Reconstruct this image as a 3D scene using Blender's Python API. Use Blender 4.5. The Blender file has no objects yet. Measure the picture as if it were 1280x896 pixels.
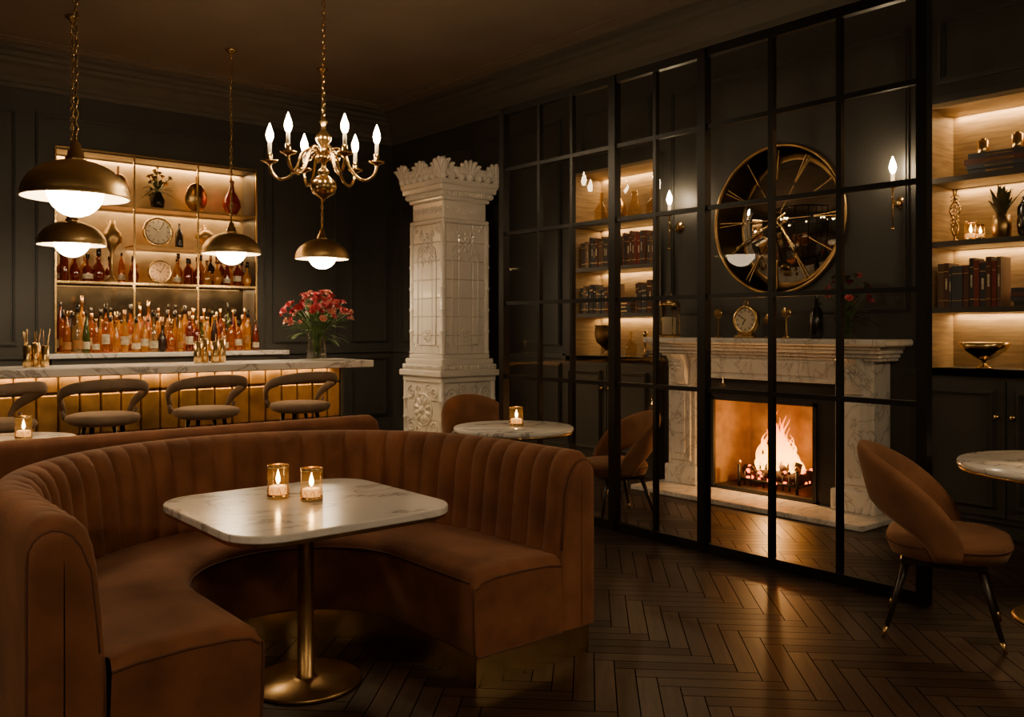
import bpy, math, random
from mathutils import Matrix, Vector, noise
random.seed(7)
R = random.random
def U(a, b): return a + (b - a) * random.random()
pi = math.pi
scene = bpy.context.scene

# ---------------------------------------------------------------- materials
def nmat(name):
    m = bpy.data.materials.new(name); m.use_nodes = True
    nt = m.node_tree; nt.nodes.clear()
    out = nt.nodes.new('ShaderNodeOutputMaterial')
    return m, nt, out
def ramp(nt, stops):
    r = nt.nodes.new('ShaderNodeValToRGB')
    e = r.color_ramp.elements
    while len(e) < len(stops): e.new(0.5)
    for i, (p, c) in enumerate(stops):
        e[i].position = p; e[i].color = (c[0], c[1], c[2], 1)
    return r
def coords(nt, scale=(1, 1, 1)):
    tc = nt.nodes.new('ShaderNodeTexCoord'); mp = nt.nodes.new('ShaderNodeMapping')
    mp.inputs['Scale'].default_value = scale
    nt.links.new(tc.outputs['Object'], mp.inputs['Vector'])
    return mp.outputs['Vector']
def pbr(name, col, rough=0.5, metal=0.0, var=0.15, nscale=6, bump=0.0, bscale=60, coat=0, sheen=0, spec=0.5, stretch=(1, 1, 1), emis=None, es=0, rvar=0.08):
    m, nt, out = nmat(name)
    b = nt.nodes.new('ShaderNodeBsdfPrincipled')
    v = coords(nt, stretch)
    n = nt.nodes.new('ShaderNodeTexNoise'); n.inputs['Scale'].default_value = nscale; n.inputs['Detail'].default_value = 4
    nt.links.new(v, n.inputs['Vector'])
    lo = [max(0, c * (1 - var)) for c in col]; hi = [min(1, c * (1 + var)) for c in col]
    r = ramp(nt, [(0.3, lo), (0.7, hi)])
    nt.links.new(n.outputs['Fac'], r.inputs['Fac']); nt.links.new(r.outputs['Color'], b.inputs['Base Color'])
    mr = nt.nodes.new('ShaderNodeMapRange')
    mr.inputs['To Min'].default_value = max(0.02, rough - rvar); mr.inputs['To Max'].default_value = min(1, rough + rvar)
    nt.links.new(n.outputs['Fac'], mr.inputs['Value']); nt.links.new(mr.outputs['Result'], b.inputs['Roughness'])
    b.inputs['Metallic'].default_value = metal
    b.inputs['Specular IOR Level'].default_value = spec
    b.inputs['Coat Weight'].default_value = coat
    b.inputs['Coat Roughness'].default_value = 0.08
    if sheen:
        b.inputs['Sheen Weight'].default_value = sheen; b.inputs['Sheen Roughness'].default_value = 0.4
        b.inputs['Sheen Tint'].default_value = (1, 0.7, 0.5, 1)
    if emis:
        b.inputs['Emission Color'].default_value = (*emis, 1); b.inputs['Emission Strength'].default_value = es
    if bump:
        n2 = nt.nodes.new('ShaderNodeTexNoise'); n2.inputs['Scale'].default_value = bscale; n2.inputs['Detail'].default_value = 3
        nt.links.new(v, n2.inputs['Vector'])
        bp = nt.nodes.new('ShaderNodeBump'); bp.inputs['Strength'].default_value = bump; bp.inputs['Distance'].default_value = 0.01
        nt.links.new(n2.outputs['Fac'], bp.inputs['Height']); nt.links.new(bp.outputs['Normal'], b.inputs['Normal'])
    nt.links.new(b.outputs['BSDF'], out.inputs['Surface'])
    return m
def emat(name, col, s):
    m, nt, out = nmat(name)
    e = nt.nodes.new('ShaderNodeEmission'); e.inputs['Color'].default_value = (*col, 1); e.inputs['Strength'].default_value = s
    nt.links.new(e.outputs[0], out.inputs['Surface']); return m
def tglass(name, tint, gl=0.02, diff=0.0, dcol=(0.5, 0.3, 0.1), rough=0.03, fm=1.0):
    m, nt, out = nmat(name)
    t = nt.nodes.new('ShaderNodeBsdfTransparent'); t.inputs['Color'].default_value = (*tint, 1)
    g = nt.nodes.new('ShaderNodeBsdfGlossy'); g.inputs['Roughness'].default_value = rough
    lw = nt.nodes.new('ShaderNodeLayerWeight'); lw.inputs['Blend'].default_value = 0.5
    pw = nt.nodes.new('ShaderNodeMath'); pw.operation = 'POWER'; pw.inputs[1].default_value = 5
    nt.links.new(lw.outputs['Facing'], pw.inputs[0])
    mx = nt.nodes.new('ShaderNodeMixShader')
    ml = nt.nodes.new('ShaderNodeMath'); ml.operation = 'MULTIPLY_ADD'; ml.inputs[1].default_value = 0.9 * fm; ml.inputs[2].default_value = gl + 0.04 * fm
    nt.links.new(pw.outputs[0], ml.inputs[0]); nt.links.new(ml.outputs[0], mx.inputs[0])
    base = t.outputs[0]
    if diff:
        d = nt.nodes.new('ShaderNodeBsdfDiffuse'); d.inputs['Color'].default_value = (*dcol, 1)
        m2 = nt.nodes.new('ShaderNodeMixShader'); m2.inputs[0].default_value = diff
        nt.links.new(t.outputs[0], m2.inputs[1]); nt.links.new(d.outputs[0], m2.inputs[2]); base = m2.outputs[0]
    nt.links.new(base, mx.inputs[1]); nt.links.new(g.outputs[0], mx.inputs[2])
    nt.links.new(mx.outputs[0], out.inputs['Surface']); return m
def marble(name, base=(0.9, 0.87, 0.83), vein=(0.32, 0.3, 0.29), scale=1.3):
    m, nt, out = nmat(name)
    b = nt.nodes.new('ShaderNodeBsdfPrincipled'); v = coords(nt, (1, 1, 1))
    n1 = nt.nodes.new('ShaderNodeTexNoise'); n1.inputs['Scale'].default_value = scale; n1.inputs['Detail'].default_value = 8
    n1.inputs['Roughness'].default_value = 0.58; n1.inputs['Distortion'].default_value = 1.2
    mp = nt.nodes.new('ShaderNodeMapping'); mp.inputs['Rotation'].default_value = (0.4, 0.5, 0.7); mp.inputs['Scale'].default_value = (1, 2.2, 1.3)
    nt.links.new(v, mp.inputs['Vector']); nt.links.new(mp.outputs[0], n1.inputs['Vector'])
    mid = tuple((a * 0.85 + c * 0.15) for a, c in zip(base, vein))
    r = ramp(nt, [(0.40, base), (0.468, mid), (0.485, vein), (0.502, mid), (0.56, base)])
    nt.links.new(n1.outputs['Fac'], r.inputs['Fac'])
    nt.links.new(r.outputs['Color'], b.inputs['Base Color'])
    b.inputs['Roughness'].default_value = 0.18
    nt.links.new(b.outputs[0], out.inputs['Surface']); return m

M_wall = pbr('wall_paint', (0.05, 0.049, 0.045), 0.5, var=0.1, nscale=2, bump=0.04)
M_cab = pbr('cabinet_paint', (0.05, 0.049, 0.044), 0.42, var=0.1)
M_ceil = pbr('ceiling_paint', (0.18, 0.138, 0.1), 0.85, var=0.1, nscale=1.5)
M_corn = pbr('cornice_paint', (0.1, 0.087, 0.073), 0.6, var=0.08)
M_black = pbr('black_metal', (0.007, 0.007, 0.007), 0.4, metal=0.3, var=0.1)
M_brass = pbr('brass', (0.74, 0.5, 0.21), 0.24, metal=1, var=0.1, nscale=9)
M_brassd = pbr('aged_brass', (0.48, 0.31, 0.13), 0.36, metal=1, var=0.22, nscale=8)
M_shade = pbr('polished_brass_shade', (0.88, 0.62, 0.28), 0.36, metal=1, var=0.12, nscale=5)
M_tile = pbr('brass_tile', (0.36, 0.21, 0.075), 0.45, metal=0.7, var=0.4, nscale=5, bump=0.12, bscale=20)
M_velvet = pbr('cognac_suede', (0.235, 0.094, 0.044), 0.85, var=0.32, nscale=5, bump=0.15, bscale=90, sheen=0.3, spec=0.25)
M_chair = pbr('tan_velvet', (0.23, 0.105, 0.05), 0.85, var=0.22, nscale=6, bump=0.1, bscale=90, sheen=0.3, spec=0.25)
M_stool = pbr('taupe_upholstery', (0.2, 0.14, 0.095), 0.8, var=0.15, nscale=8, sheen=0.3, spec=0.3)
M_pipe = pbr('piping', (0.13, 0.05, 0.025), 0.8)
M_marb = marble('marble_white')
M_marbf = marble('marble_fireplace', (0.88, 0.84, 0.78), (0.5, 0.45, 0.41), 2.0)
M_cer = pbr('glazed_ceramic', (0.93, 0.89, 0.83), 0.2, var=0.04, nscale=5, bump=0.06, bscale=25, coat=0.6)
M_cerd = pbr('ceramic_grout', (0.6, 0.55, 0.48), 0.6, var=0.1)
M_wood = pbr('shelf_oak', (0.33, 0.23, 0.12), 0.5, var=0.3, nscale=4, stretch=(1, 1, 12))
M_shelf = pbr('shelf_dark', (0.06, 0.05, 0.04), 0.4, var=0.2)
M_leg = pbr('ebonised_wood', (0.025, 0.016, 0.012), 0.35)
M_insert = pbr('cast_iron', (0.022, 0.02, 0.018), 0.5)
M_fireb = pbr('fire_brick', (0.25, 0.155, 0.06), 0.85, var=0.35, nscale=7, bump=0.4, bscale=15)
M_log = pbr('charred_log', (0.05, 0.025, 0.015), 0.9, var=0.6, nscale=12, bump=0.6, bscale=25)
M_ember = emat('ember', (1.0, 0.1, 0.008), 8)
M_bulb = emat('candle_bulb', (1.0, 0.72, 0.42), 170)
M_globe = emat('opal_globe', (1.0, 0.74, 0.45), 40)
M_wax = pbr('candle_wax', (0.9, 0.75, 0.5), 0.5, emis=(1, 0.42, 0.1), es=1.6)
M_cflame = emat('candle_flame', (1.0, 0.6, 0.22), 60)
M_cglass = tglass('smoked_glass', (0.93, 0.8, 0.58), 0.03, 0.07, (0.6, 0.42, 0.2))
M_clear = tglass('clear_glass', (0.94, 0.94, 0.9), 0.03)
M_pane = tglass('window_pane_glass', (0.97, 0.97, 0.96), 0.0, fm=0.55, rough=0.0)
M_mirror = pbr('mirror_silvered', (0.6, 0.57, 0.52), 0.03, metal=1, var=0.03, rvar=0.01)
M_bmirror = pbr('bronze_panel', (0.42, 0.3, 0.16), 0.4, metal=0.6, var=0.2)
M_dmirror = pbr('dark_antique_mirror', (0.07, 0.055, 0.035), 0.2, metal=0.8, var=0.3)
M_cream = pbr('cream_enamel', (0.75, 0.66, 0.5), 0.5)
M_ink = pbr('black_ink', (0.01, 0.01, 0.01), 0.5)
M_dark = pbr('dark_ceramic', (0.015, 0.013, 0.012), 0.2, coat=0.4)
M_redglass = pbr('red_glass', (0.3, 0.02, 0.012), 0.12, coat=0.8)
M_copper = pbr('copper', (0.6, 0.36, 0.19), 0.35, metal=1)
M_green = pbr('leaf_green', (0.06, 0.12, 0.03), 0.5, var=0.4, nscale=12)
M_dgreen = pbr('leaf_dark', (0.07, 0.07, 0.03), 0.6, var=0.4, nscale=12)
M_pink = pbr('petal_pink', (0.6, 0.11, 0.14), 0.55, var=0.3, nscale=14)
M_red = pbr('petal_red', (0.42, 0.03, 0.045), 0.55, var=0.35, nscale=14)
M_coral = pbr('petal_coral', (0.75, 0.36, 0.27), 0.55, var=0.25, nscale=14)
M_burg = pbr('petal_burgundy', (0.2, 0.02, 0.04), 0.6, var=0.3, nscale=14)
BK = [pbr('book_%d' % i, c, 0.6, var=0.15) for i, c in enumerate([(0.04, 0.04, 0.046), (0.11, 0.04, 0.024), (0.15, 0.085, 0.05), (0.06, 0.066, 0.075), (0.28, 0.19, 0.11), (0.2, 0.035, 0.025)])]
M_page = pbr('pages', (0.55, 0.45, 0.32), 0.8)
BT = [tglass('bottle_amber', (0.85, 0.34, 0.03), 0.07, 0.45, (0.5, 0.15, 0.006)),
      tglass('bottle_whisky', (0.92, 0.56, 0.08), 0.07, 0.45, (0.62, 0.29, 0.015)),
      tglass('bottle_red', (0.5, 0.08, 0.02), 0.07, 0.5, (0.26, 0.03, 0.008)),
      tglass('bottle_green', (0.25, 0.33, 0.06), 0.07, 0.5, (0.09, 0.13, 0.015)),
      tglass('bottle_clear', (0.94, 0.84, 0.6), 0.07, 0.2, (0.6, 0.45, 0.2)),
      pbr('bottle_dark', (0.03, 0.016, 0.01), 0.12)]
M_label = pbr('paper_label', (0.6, 0.52, 0.36), 0.7, var=0.35, nscale=30)
M_label2 = pbr('amber_label', (0.34, 0.15, 0.04), 0.6, var=0.3, nscale=30)

def floor_mat():
    m, nt, out = nmat('herringbone_wood')
    b = nt.nodes.new('ShaderNodeBsdfPrincipled')
    at = nt.nodes.new('ShaderNodeAttribute'); at.attribute_name = 'plank'
    uv = nt.nodes.new('ShaderNodeUVMap')
    mp = nt.nodes.new('ShaderNodeMapping'); mp.inputs['Scale'].default_value = (2.5, 30, 1)
    nt.links.new(uv.outputs[0], mp.inputs['Vector'])
    n = nt.nodes.new('ShaderNodeTexNoise'); n.inputs['Scale'].default_value = 1.5; n.inputs['Detail'].default_value = 5
    nt.links.new(mp.outputs[0], n.inputs['Vector'])
    r1 = ramp(nt, [(0.25, (0.018, 0.0105, 0.007)), (0.75, (0.06, 0.034, 0.022))])
    nt.links.new(n.outputs['Fac'], r1.inputs['Fac'])
    mx = nt.nodes.new('ShaderNodeMix'); mx.data_type = 'RGBA'; mx.blend_type = 'MULTIPLY'; mx.inputs[0].default_value = 1
    nt.links.new(r1.outputs['Color'], mx.inputs[6]); nt.links.new(at.outputs['Color'], mx.inputs[7])
    nt.links.new(mx.outputs[2], b.inputs['Base Color'])
    sp = nt.nodes.new('ShaderNodeSeparateColor'); nt.links.new(at.outputs['Color'], sp.inputs[0])
    mr = nt.nodes.new('ShaderNodeMapRange'); mr.inputs['From Min'].default_value = 0.3; mr.inputs['From Max'].default_value = 1.7
    mr.inputs['To Min'].default_value = 0.46; mr.inputs['To Max'].default_value = 0.32
    nt.links.new(sp.outputs[0], mr.inputs['Value']); nt.links.new(mr.outputs[0], b.inputs['Roughness'])
    b.inputs['Specular IOR Level'].default_value = 0.38
    nt.links.new(b.outputs[0], out.inputs['Surface']); return m
M_floor = floor_mat()
M_groove = pbr('floor_groove', (0.004, 0.003, 0.002), 0.9, spec=0.05)

def flame_mat():
    m, nt, out = nmat('fire_flame')
    tc = nt.nodes.new('ShaderNodeTexCoord'); sp = nt.nodes.new('ShaderNodeSeparateXYZ')
    nt.links.new(tc.outputs['Generated'], sp.inputs[0])
    n = nt.nodes.new('ShaderNodeTexNoise'); n.inputs['Scale'].default_value = 9; n.inputs['Detail'].default_value = 3
    nt.links.new(tc.outputs['Object'], n.inputs['Vector'])
    ad = nt.nodes.new('ShaderNodeMath'); ad.operation = 'MULTIPLY_ADD'; ad.inputs[1].default_value = 0.5
    nt.links.new(n.outputs['Fac'], ad.inputs[0]); nt.links.new(sp.outputs['Z'], ad.inputs[2])
    r = ramp(nt, [(0.2, (1, 0.46, 0.07)), (0.6, (1, 0.32, 0.02)), (0.95, (1, 0.13, 0.002))])
    nt.links.new(ad.outputs[0], r.inputs[0])
    e = nt.nodes.new('ShaderNodeEmission'); e.inputs['Strength'].default_value = 12
    nt.links.new(r.outputs[0], e.inputs['Color'])
    t = nt.nodes.new('ShaderNodeBsdfTransparent')
    mr = nt.nodes.new('ShaderNodeMapRange'); mr.inputs['From Min'].default_value = 0.45; mr.inputs['From Max'].default_value = 1.3
    mr.inputs['To Min'].default_value = 0.4; mr.inputs['To Max'].default_value = 0.86
    nt.links.new(ad.outputs[0], mr.inputs['Value'])
    mx = nt.nodes.new('ShaderNodeMixShader'); nt.links.new(mr.outputs[0], mx.inputs[0])
    nt.links.new(e.outputs[0], mx.inputs[1]); nt.links.new(t.outputs[0], mx.inputs[2])
    nt.links.new(mx.outputs[0], out.inputs['Surface']); return m
M_flame = flame_mat()

# ---------------------------------------------------------------- mesh builder
class MB:
    def __init__(s):
        s.v = []; s.f = []; s.m = []; s.sm = []; s.mats = []; s.M = Matrix.Identity(4)
    def mi(s, mat):
        if mat not in s.mats: s.mats.append(mat)
        return s.mats.index(mat)
    def add(s, vs, fs, mat, smooth=False, M=None):
        o = len(s.v); T = s.M if M is None else s.M @ M
        s.v += [T @ Vector(p) for p in vs]
        k = s.mi(mat)
        for f in fs:
            s.f.append([i + o for i in f]); s.m.append(k); s.sm.append(smooth)
    def box(s, x0, x1, y0, y1, z0, z1, mat, M=None):
        v = [(x, y, z) for z in (z0, z1) for y in (y0, y1) for x in (x0, x1)]
        s.add(v, [(0, 2, 3, 1), (4, 5, 7, 6), (0, 1, 5, 4), (2, 6, 7, 3), (0, 4, 6, 2), (1, 3, 7, 5)], mat, False, M)
    def rbox(s, x0, x1, y0, y1, z0, z1, b, mat, M=None):
        vs = []; ix = {}
        for i, x in enumerate((x0, x1)):
            for j, y in enumerate((y0, y1)):
                for k, z in enumerate((z0, z1)):
                    sx = b if i == 0 else -b; sy = b if j == 0 else -b; sz = b if k == 0 else -b
                    for a, p in (('x', (x, y + sy, z + sz)), ('y', (x + sx, y, z + sz)), ('z', (x + sx, y + sy, z))):
                        ix[(i, j, k, a)] = len(vs); vs.append(p)
        g = lambda i, j, k, a: ix[(i, j, k, a)]
        F = []
        for i in (0, 1):
            F.append([g(i, 0, 0, 'x'), g(i, 1, 0, 'x'), g(i, 1, 1, 'x'), g(i, 0, 1, 'x')])
            F.append([g(0, i, 0, 'y'), g(1, i, 0, 'y'), g(1, i, 1, 'y'), g(0, i, 1, 'y')])
            F.append([g(0, 0, i, 'z'), g(1, 0, i, 'z'), g(1, 1, i, 'z'), g(0, 1, i, 'z')])
        for i in (0, 1):
            for j in (0, 1):
                F.append([g(i, j, 0, 'x'), g(i, j, 1, 'x'), g(i, j, 1, 'y'), g(i, j, 0, 'y')])
                F.append([g(i, 0, j, 'x'), g(i, 1, j, 'x'), g(i, 1, j, 'z'), g(i, 0, j, 'z')])
                F.append([g(0, i, j, 'y'), g(1, i, j, 'y'), g(1, i, j, 'z'), g(0, i, j, 'z')])
                for k in (0, 1): F.append([g(i, j, k, 'x'), g(i, j, k, 'y'), g(i, j, k, 'z')])
        s.add(vs, F, mat, False, M)
    def lathe(s, prof, c=(0, 0, 0), seg=24, mat=None, M=None, smooth=True, sx=1, sy=1, cap=True):
        vs = []; fs = []
        for r, z in prof:
            for i in range(seg):
                a = 2 * pi * i / seg
                vs.append((c[0] + r * math.cos(a) * sx, c[1] + r * math.sin(a) * sy, c[2] + z))
        n = len(prof)
        for j in range(n - 1):
            for i in range(seg):
                k = (i + 1) % seg
                fs.append((j * seg + i, j * seg + k, (j + 1) * seg + k, (j + 1) * seg + i))
        if cap:
            if prof[0][0] > 1e-4: fs.append(tuple(range(seg))[::-1])
            if prof[-1][0] > 1e-4: fs.append(tuple((n - 1) * seg + i for i in range(seg)))
        s.add(vs, fs, mat, smooth, M)
    def cyl(s, c, r, h, mat, seg=20, M=None): s.lathe([(r, 0), (r, 0), (r, h), (r, h)], c, seg, mat, M)
    def ell(s, c, rx, ry, rz, mat, seg=12, rings=7, M=None):
        s.lathe([(math.sin(pi * i / rings), -rz * math.cos(pi * i / rings)) for i in range(rings + 1)], c, seg, mat, M, True, rx, ry, False)
    def tube(s, pts, r, mat, seg=8, closed=False, flat=1.0):
        pts = [Vector(p) for p in pts]; n = len(pts)
        rr = r if isinstance(r, (list, tuple)) else [r] * n
        vs = []; fs = []; prev = None
        for i, p in enumerate(pts):
            a = pts[(i - 1) % n] if (closed or i > 0) else p
            b = pts[(i + 1) % n] if (closed or i < n - 1) else p
            t = (b - a).normalized() if (b - a).length > 1e-9 else Vector((0, 0, 1))
            if prev is None:
                up = Vector((0, 0, 1)) if abs(t.z) < 0.9 else Vector((1, 0, 0))
            else: up = prev
            u = (up - t * up.dot(t)); u = u.normalized() if u.length > 1e-6 else t.orthogonal().normalized()
            w = t.cross(u); prev = u
            for k in range(seg):
                q = 2 * pi * k / seg
                vs.append(p + (u * math.cos(q) + w * math.sin(q) * flat) * rr[i])
        m = n if closed else n - 1
        for i in range(m):
            for k in range(seg):
                l = (k + 1) % seg; j = (i + 1) % n
                fs.append((i * seg + k, i * seg + l, j * seg + l, j * seg + k))
        if not closed:
            fs.append(tuple(range(seg))[::-1]); fs.append(tuple((n - 1) * seg + k for k in range(seg)))
        s.add(vs, fs, mat, True)
    def grid(s, rows, mat, smooth=True, cu=False, cv=False):
        n = len(rows); k = len(rows[0]); vs = [p for r in rows for p in r]; fs = []
        for i in range(n if cu else n - 1):
            for j in range(k if cv else k - 1):
                a = i * k + j; b = i * k + (j + 1) % k; c = ((i + 1) % n) * k + (j + 1) % k; d = ((i + 1) % n) * k + j
                fs.append((a, b, c, d))
        s.add(vs, fs, mat, smooth)
    def build(s, name, recenter=True, loc=None):
        me = bpy.data.meshes.new(name)
        off = Vector((0, 0, 0))
        if recenter and loc is None and s.v:
            mn = Vector([min(p[i] for p in s.v) for i in range(3)]); mx = Vector([max(p[i] for p in s.v) for i in range(3)])
            off = Vector(((mn.x + mx.x) / 2, (mn.y + mx.y) / 2, mn.z))
        me.from_pydata([tuple(p - off) for p in s.v], [], s.f)
        for m in s.mats: me.materials.append(m)
        me.polygons.foreach_set('material_index', s.m); me.polygons.foreach_set('use_smooth', s.sm)
        me.update()
        import bmesh
        bm = bmesh.new(); bm.from_mesh(me); bmesh.ops.recalc_face_normals(bm, faces=bm.faces); bm.to_mesh(me); bm.free()
        ob = bpy.data.objects.new(name, me); scene.collection.objects.link(ob)
        ob.location = off if loc is None else loc
        return ob
def inst(ob, loc, rotz=0, sc=1):
    o = bpy.data.objects.new(ob.name.split('.')[0], ob.data); scene.collection.objects.link(o)
    o.location = loc; o.rotation_euler = (0, 0, rotz); o.scale = (sc, sc, sc)
    return o
def alight(name, loc, rot, sx, sy, power, col, parent=None):
    l = bpy.data.lights.new(name, 'AREA'); l.shape = 'RECTANGLE'; l.size = sx; l.size_y = sy; l.energy = power; l.color = col
    o = bpy.data.objects.new(name, l); scene.collection.objects.link(o); o.location = loc; o.rotation_euler = rot
    if parent: o.parent = parent; o.location = Vector(loc) - parent.location
    return o
def plight(name, loc, power, col, rad=0.03, parent=None):
    l = bpy.data.lights.new(name, 'POINT'); l.energy = power; l.color = col; l.shadow_soft_size = rad
    o = bpy.data.objects.new(name, l); scene.collection.objects.link(o); o.location = loc
    if parent: o.parent = parent; o.location = Vector(loc) - parent.location
    return o
LED = (1.0, 0.62, 0.27)

# ---------------------------------------------------------------- room
XR = 6.25; YB = 9.9; ZC = 4.12; XL = -3.0; YF = -3.0
def holes_wall(mb, u0, u1, z0, z1, holes, fn, mat):
    us = sorted(set([u0, u1] + [h[0] for h in holes] + [h[1] for h in holes]))
    zs = sorted(set([z0, z1] + [h[2] for h in holes] + [h[3] for h in holes]))
    for a, b in zip(us, us[1:]):
        for c, d in zip(zs, zs[1:]):
            mu = (a + b) / 2; mz = (c + d) / 2
            if any(h[0] < mu < h[1] and h[2] < mz < h[3] for h in holes): continue
            fn(a, b, c, d, mat)
N1 = (1.75, 2.87, 1.10, 2.95); N2 = (5.33, 6.45, 1.10, 2.95); FB = (3.62, 4.60, 0.06, 0.80)
def frame_x(mb, y0, y1, z0, z1, x=XR, mat=M_wall, w=0.045):
    for (o, t, d) in ((0, w, 0.022), (w * 0.3, w * 0.4, 0.036)):
        a, b, c, e = y0 + o, y1 - o, z0 + o, z1 - o
        mb.box(x - d, x + .001, a, b, c, c + t, mat); mb.box(x - d, x + .001, a, b, e - t, e, mat)
        mb.box(x - d, x + .001, a, a + t, c + t, e - t, mat); mb.box(x - d, x + .001, b - t, b, c + t, e - t, mat)
def frame_y(mb, x0, x1, z0, z1, y=YB, mat=M_wall, w=0.045):
    for (o, t, d) in ((0, w, 0.022), (w * 0.3, w * 0.4, 0.036)):
        a, b, c, e = x0 + o, x1 - o, z0 + o, z1 - o
        mb.box(a, b, y - d, y + .001, c, c + t, mat); mb.box(a, b, y - d, y + .001, e - t, e, mat)
        mb.box(a, a + t, y - d, y + .001, c + t, e - t, mat); mb.box(b - t, b, y - d, y + .001, c + t, e - t, mat)
w = MB()
holes_wall(w, YF, YB + 0.5, 0, ZC, [N1, N2, FB], lambda a, b, c, d, m: w.box(XR, XR + 0.1, a, b, c, d, m), M_wall)
w.box(XR + 0.7, XR + 0.75, YF, YB + 0.5, 0, ZC, M_wall)
for (a, b, c, d) in [(3.0, 5.2, 1.5, 3.55), (6.65, 8.0, 1.2, 3.55), (8.15, 9.7, 1.2, 3.55), (6.65, 8.0, .25, 1.02), (8.15, 9.7, .25, 1.02),
                     (1.85, 2.8, 3.08, 3.55), (5.42, 6.36, 3.08, 3.55), (-0.2, 1.6, 1.2, 3.55), (-0.2, 1.6, .25, 1.02), (-2.4, -0.4, 1.2, 3.55)]:
    frame_x(w, a, b, c, d)
w.box(XR - 0.03, XR, 6.6, YB, 1.07, 1.12, M_wall); w.box(XR - 0.03, XR, YF, 1.68, 1.07, 1.12, M_wall)
w.build('wall_right', recenter=False)

w = MB()
NB = (2.19, 4.36, 1.08, 3.24)
holes_wall(w, XL, XR + 0.1, 0, ZC, [NB], lambda a, b, c, d, m: w.box(a, b, YB, YB + 0.1, c, d, m), M_wall)
w.box(XL, XR + .7, YB + 0.45, YB + 0.5, 0, ZC, M_wall)
for (a, b, c, d) in [(-0.2, 1.86, 1.2, 3.57), (-2.4, -0.4, 1.2, 3.57), (4.56, 5.42, 1.2, 3.57), (5.6, 6.15, 1.2, 3.57), (4.56, 5.42, .25, 1.02), (5.6, 6.15, .25, 1.02)]:
    frame_y(w, a, b, c, d)
frame_y(w, 2.02, 4.5, 1.0, 3.57)
w.box(XL, 2.0, YB - 0.03, YB, 1.07, 1.12, M_wall); w.box(4.75, XR, YB - 0.03, YB, 1.07, 1.12, M_wall)
w.build('wall_back', recenter=False)
w = MB(); w.box(XL - 0.1, XL, YF, YB, 0, ZC, M_wall); w.build('wall_left', recenter=False)
w = MB(); w.box(XL, XR, YF - 0.1, YF, 0, ZC, M_wall); w.build('wall_front', recenter=False)
w = MB(); w.box(XL - .1, XR + 0.75, YF - .1, YB + .5, ZC, ZC + 0.1, M_ceil)
w.build('ceiling', recenter=False)
prof = [(0, 0), (0.035, 0), (0.04, 0.04), (0.06, 0.05), (0.065, 0.1), (0.10, 0.13), (0.15, 0.19), (0.20, 0.215), (0.21, 0.25), (0.25, 0.26), (0.26, 0.30), (0.33, 0.31), (0.335, 0.345)]
z0 = ZC - 0.345
c = MB(); c.grid([[(XR - d, y, z0 + z) for d, z in prof] for y in (YF, YB)], M_corn, False); c.build('trim_1', recenter=False)
c = MB(); c.grid([[(x, YB - d, z0 + z) for d, z in prof] for x in (XL, XR)], M_corn, False); c.build('trim_2', recenter=False)
c = MB()
for dd, hh in ((0.5, 0.03), (0.56, 0.018)):
    c.box(XR - dd - .03, XR - dd, YF, YB - dd, ZC - hh, ZC, M_ceil); c.box(XL, XR - dd, YB - dd - .03, YB - dd, ZC - hh, ZC, M_ceil)
c.build('trim_3', recenter=False)
b = MB(); b.box(XR - 0.025, XR, 6.52, YB, 0, 0.16, M_wall); b.box(XR - 0.015, XR, 6.52, YB, 0.16, 0.19, M_wall)
b.box(XR - 0.025, XR, YF, 1.68, 0, 0.16, M_wall); b.build('baseboard_right', recenter=False)
b = MB(); b.box(XL, XR - .03, YB - 0.025, YB, 0, 0.16, M_wall); b.box(XL, XR - .03, YB - 0.015, YB, 0.16, 0.19, M_wall); b.build('baseboard_back', recenter=False)

def make_floor():
    W = 0.082; n = 6; L = W * n; gap = 0.0024
    vs = []; fs = []; cols = []; uvs = []
    c45 = math.cos(pi / 4)
    cx, cy = (XL + XR) / 2, (YF + YB) / 2
    def quad(x0, x1, y0, y1, horiz):
        mx, my = (x0 + x1) / 2, (y0 + y1) / 2
        wx = (mx - my) * c45; wy = (mx + my) * c45
        if not (XL - .5 < wx + cx < XR + .3 and YF - .5 < wy + cy < YB + .3): return
        o = len(vs); sh = U(0.45, 1.2) + (.4 if horiz else 0); of = U(0, 20)
        for (x, y) in ((x0 + gap, y0 + gap), (x1 - gap, y0 + gap), (x1 - gap, y1 - gap), (x0 + gap, y1 - gap)):
            X = (x - y) * c45 + cx; Y = (x + y) * c45 + cy
            X = min(max(X, XL), XR); Y = min(max(Y, YF), YB)
            vs.append((X, Y, 0)); uvs.append(((x if horiz else y) + of, (y if horiz else x) + of * .37)); cols.append((sh, sh, sh, 1))
        fs.append((o, o + 1, o + 2, o + 3))
    K = 200
    for k in range(-K, K):
        for m in range(-28, 28):
            oy = m * 2 * L
            quad(k * W, k * W + L, k * W + oy, k * W + W + oy, True)
            quad(k * W, k * W + W, k * W + W + oy, k * W + W + L + oy, False)
    o = len(vs)
    for p in ((XL, YF), (XR + .6, YF), (XR + .6, YB), (XL, YB)): vs.append((p[0], p[1], -0.003)); uvs.append((0, 0)); cols.append((0.05, 0.05, 0.05, 1))
    fs.append((o, o + 1, o + 2, o + 3))
    me = bpy.data.meshes.new('floor'); me.from_pydata(vs, [], fs); me.materials.append(M_floor); me.materials.append(M_groove)
    me.polygons[len(fs) - 1].material_index = 1
    ca = me.color_attributes.new('plank', 'FLOAT_COLOR', 'POINT')
    for i, cc in enumerate(cols): ca.data[i].color = cc
    ul = me.uv_layers.new(name='UVMap')
    for lp in me.loops: ul.data[lp.index].uv = uvs[lp.vertex_index]
    ob = bpy.data.objects.new('floor', me); scene.collection.objects.link(ob)
make_floor()

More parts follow.
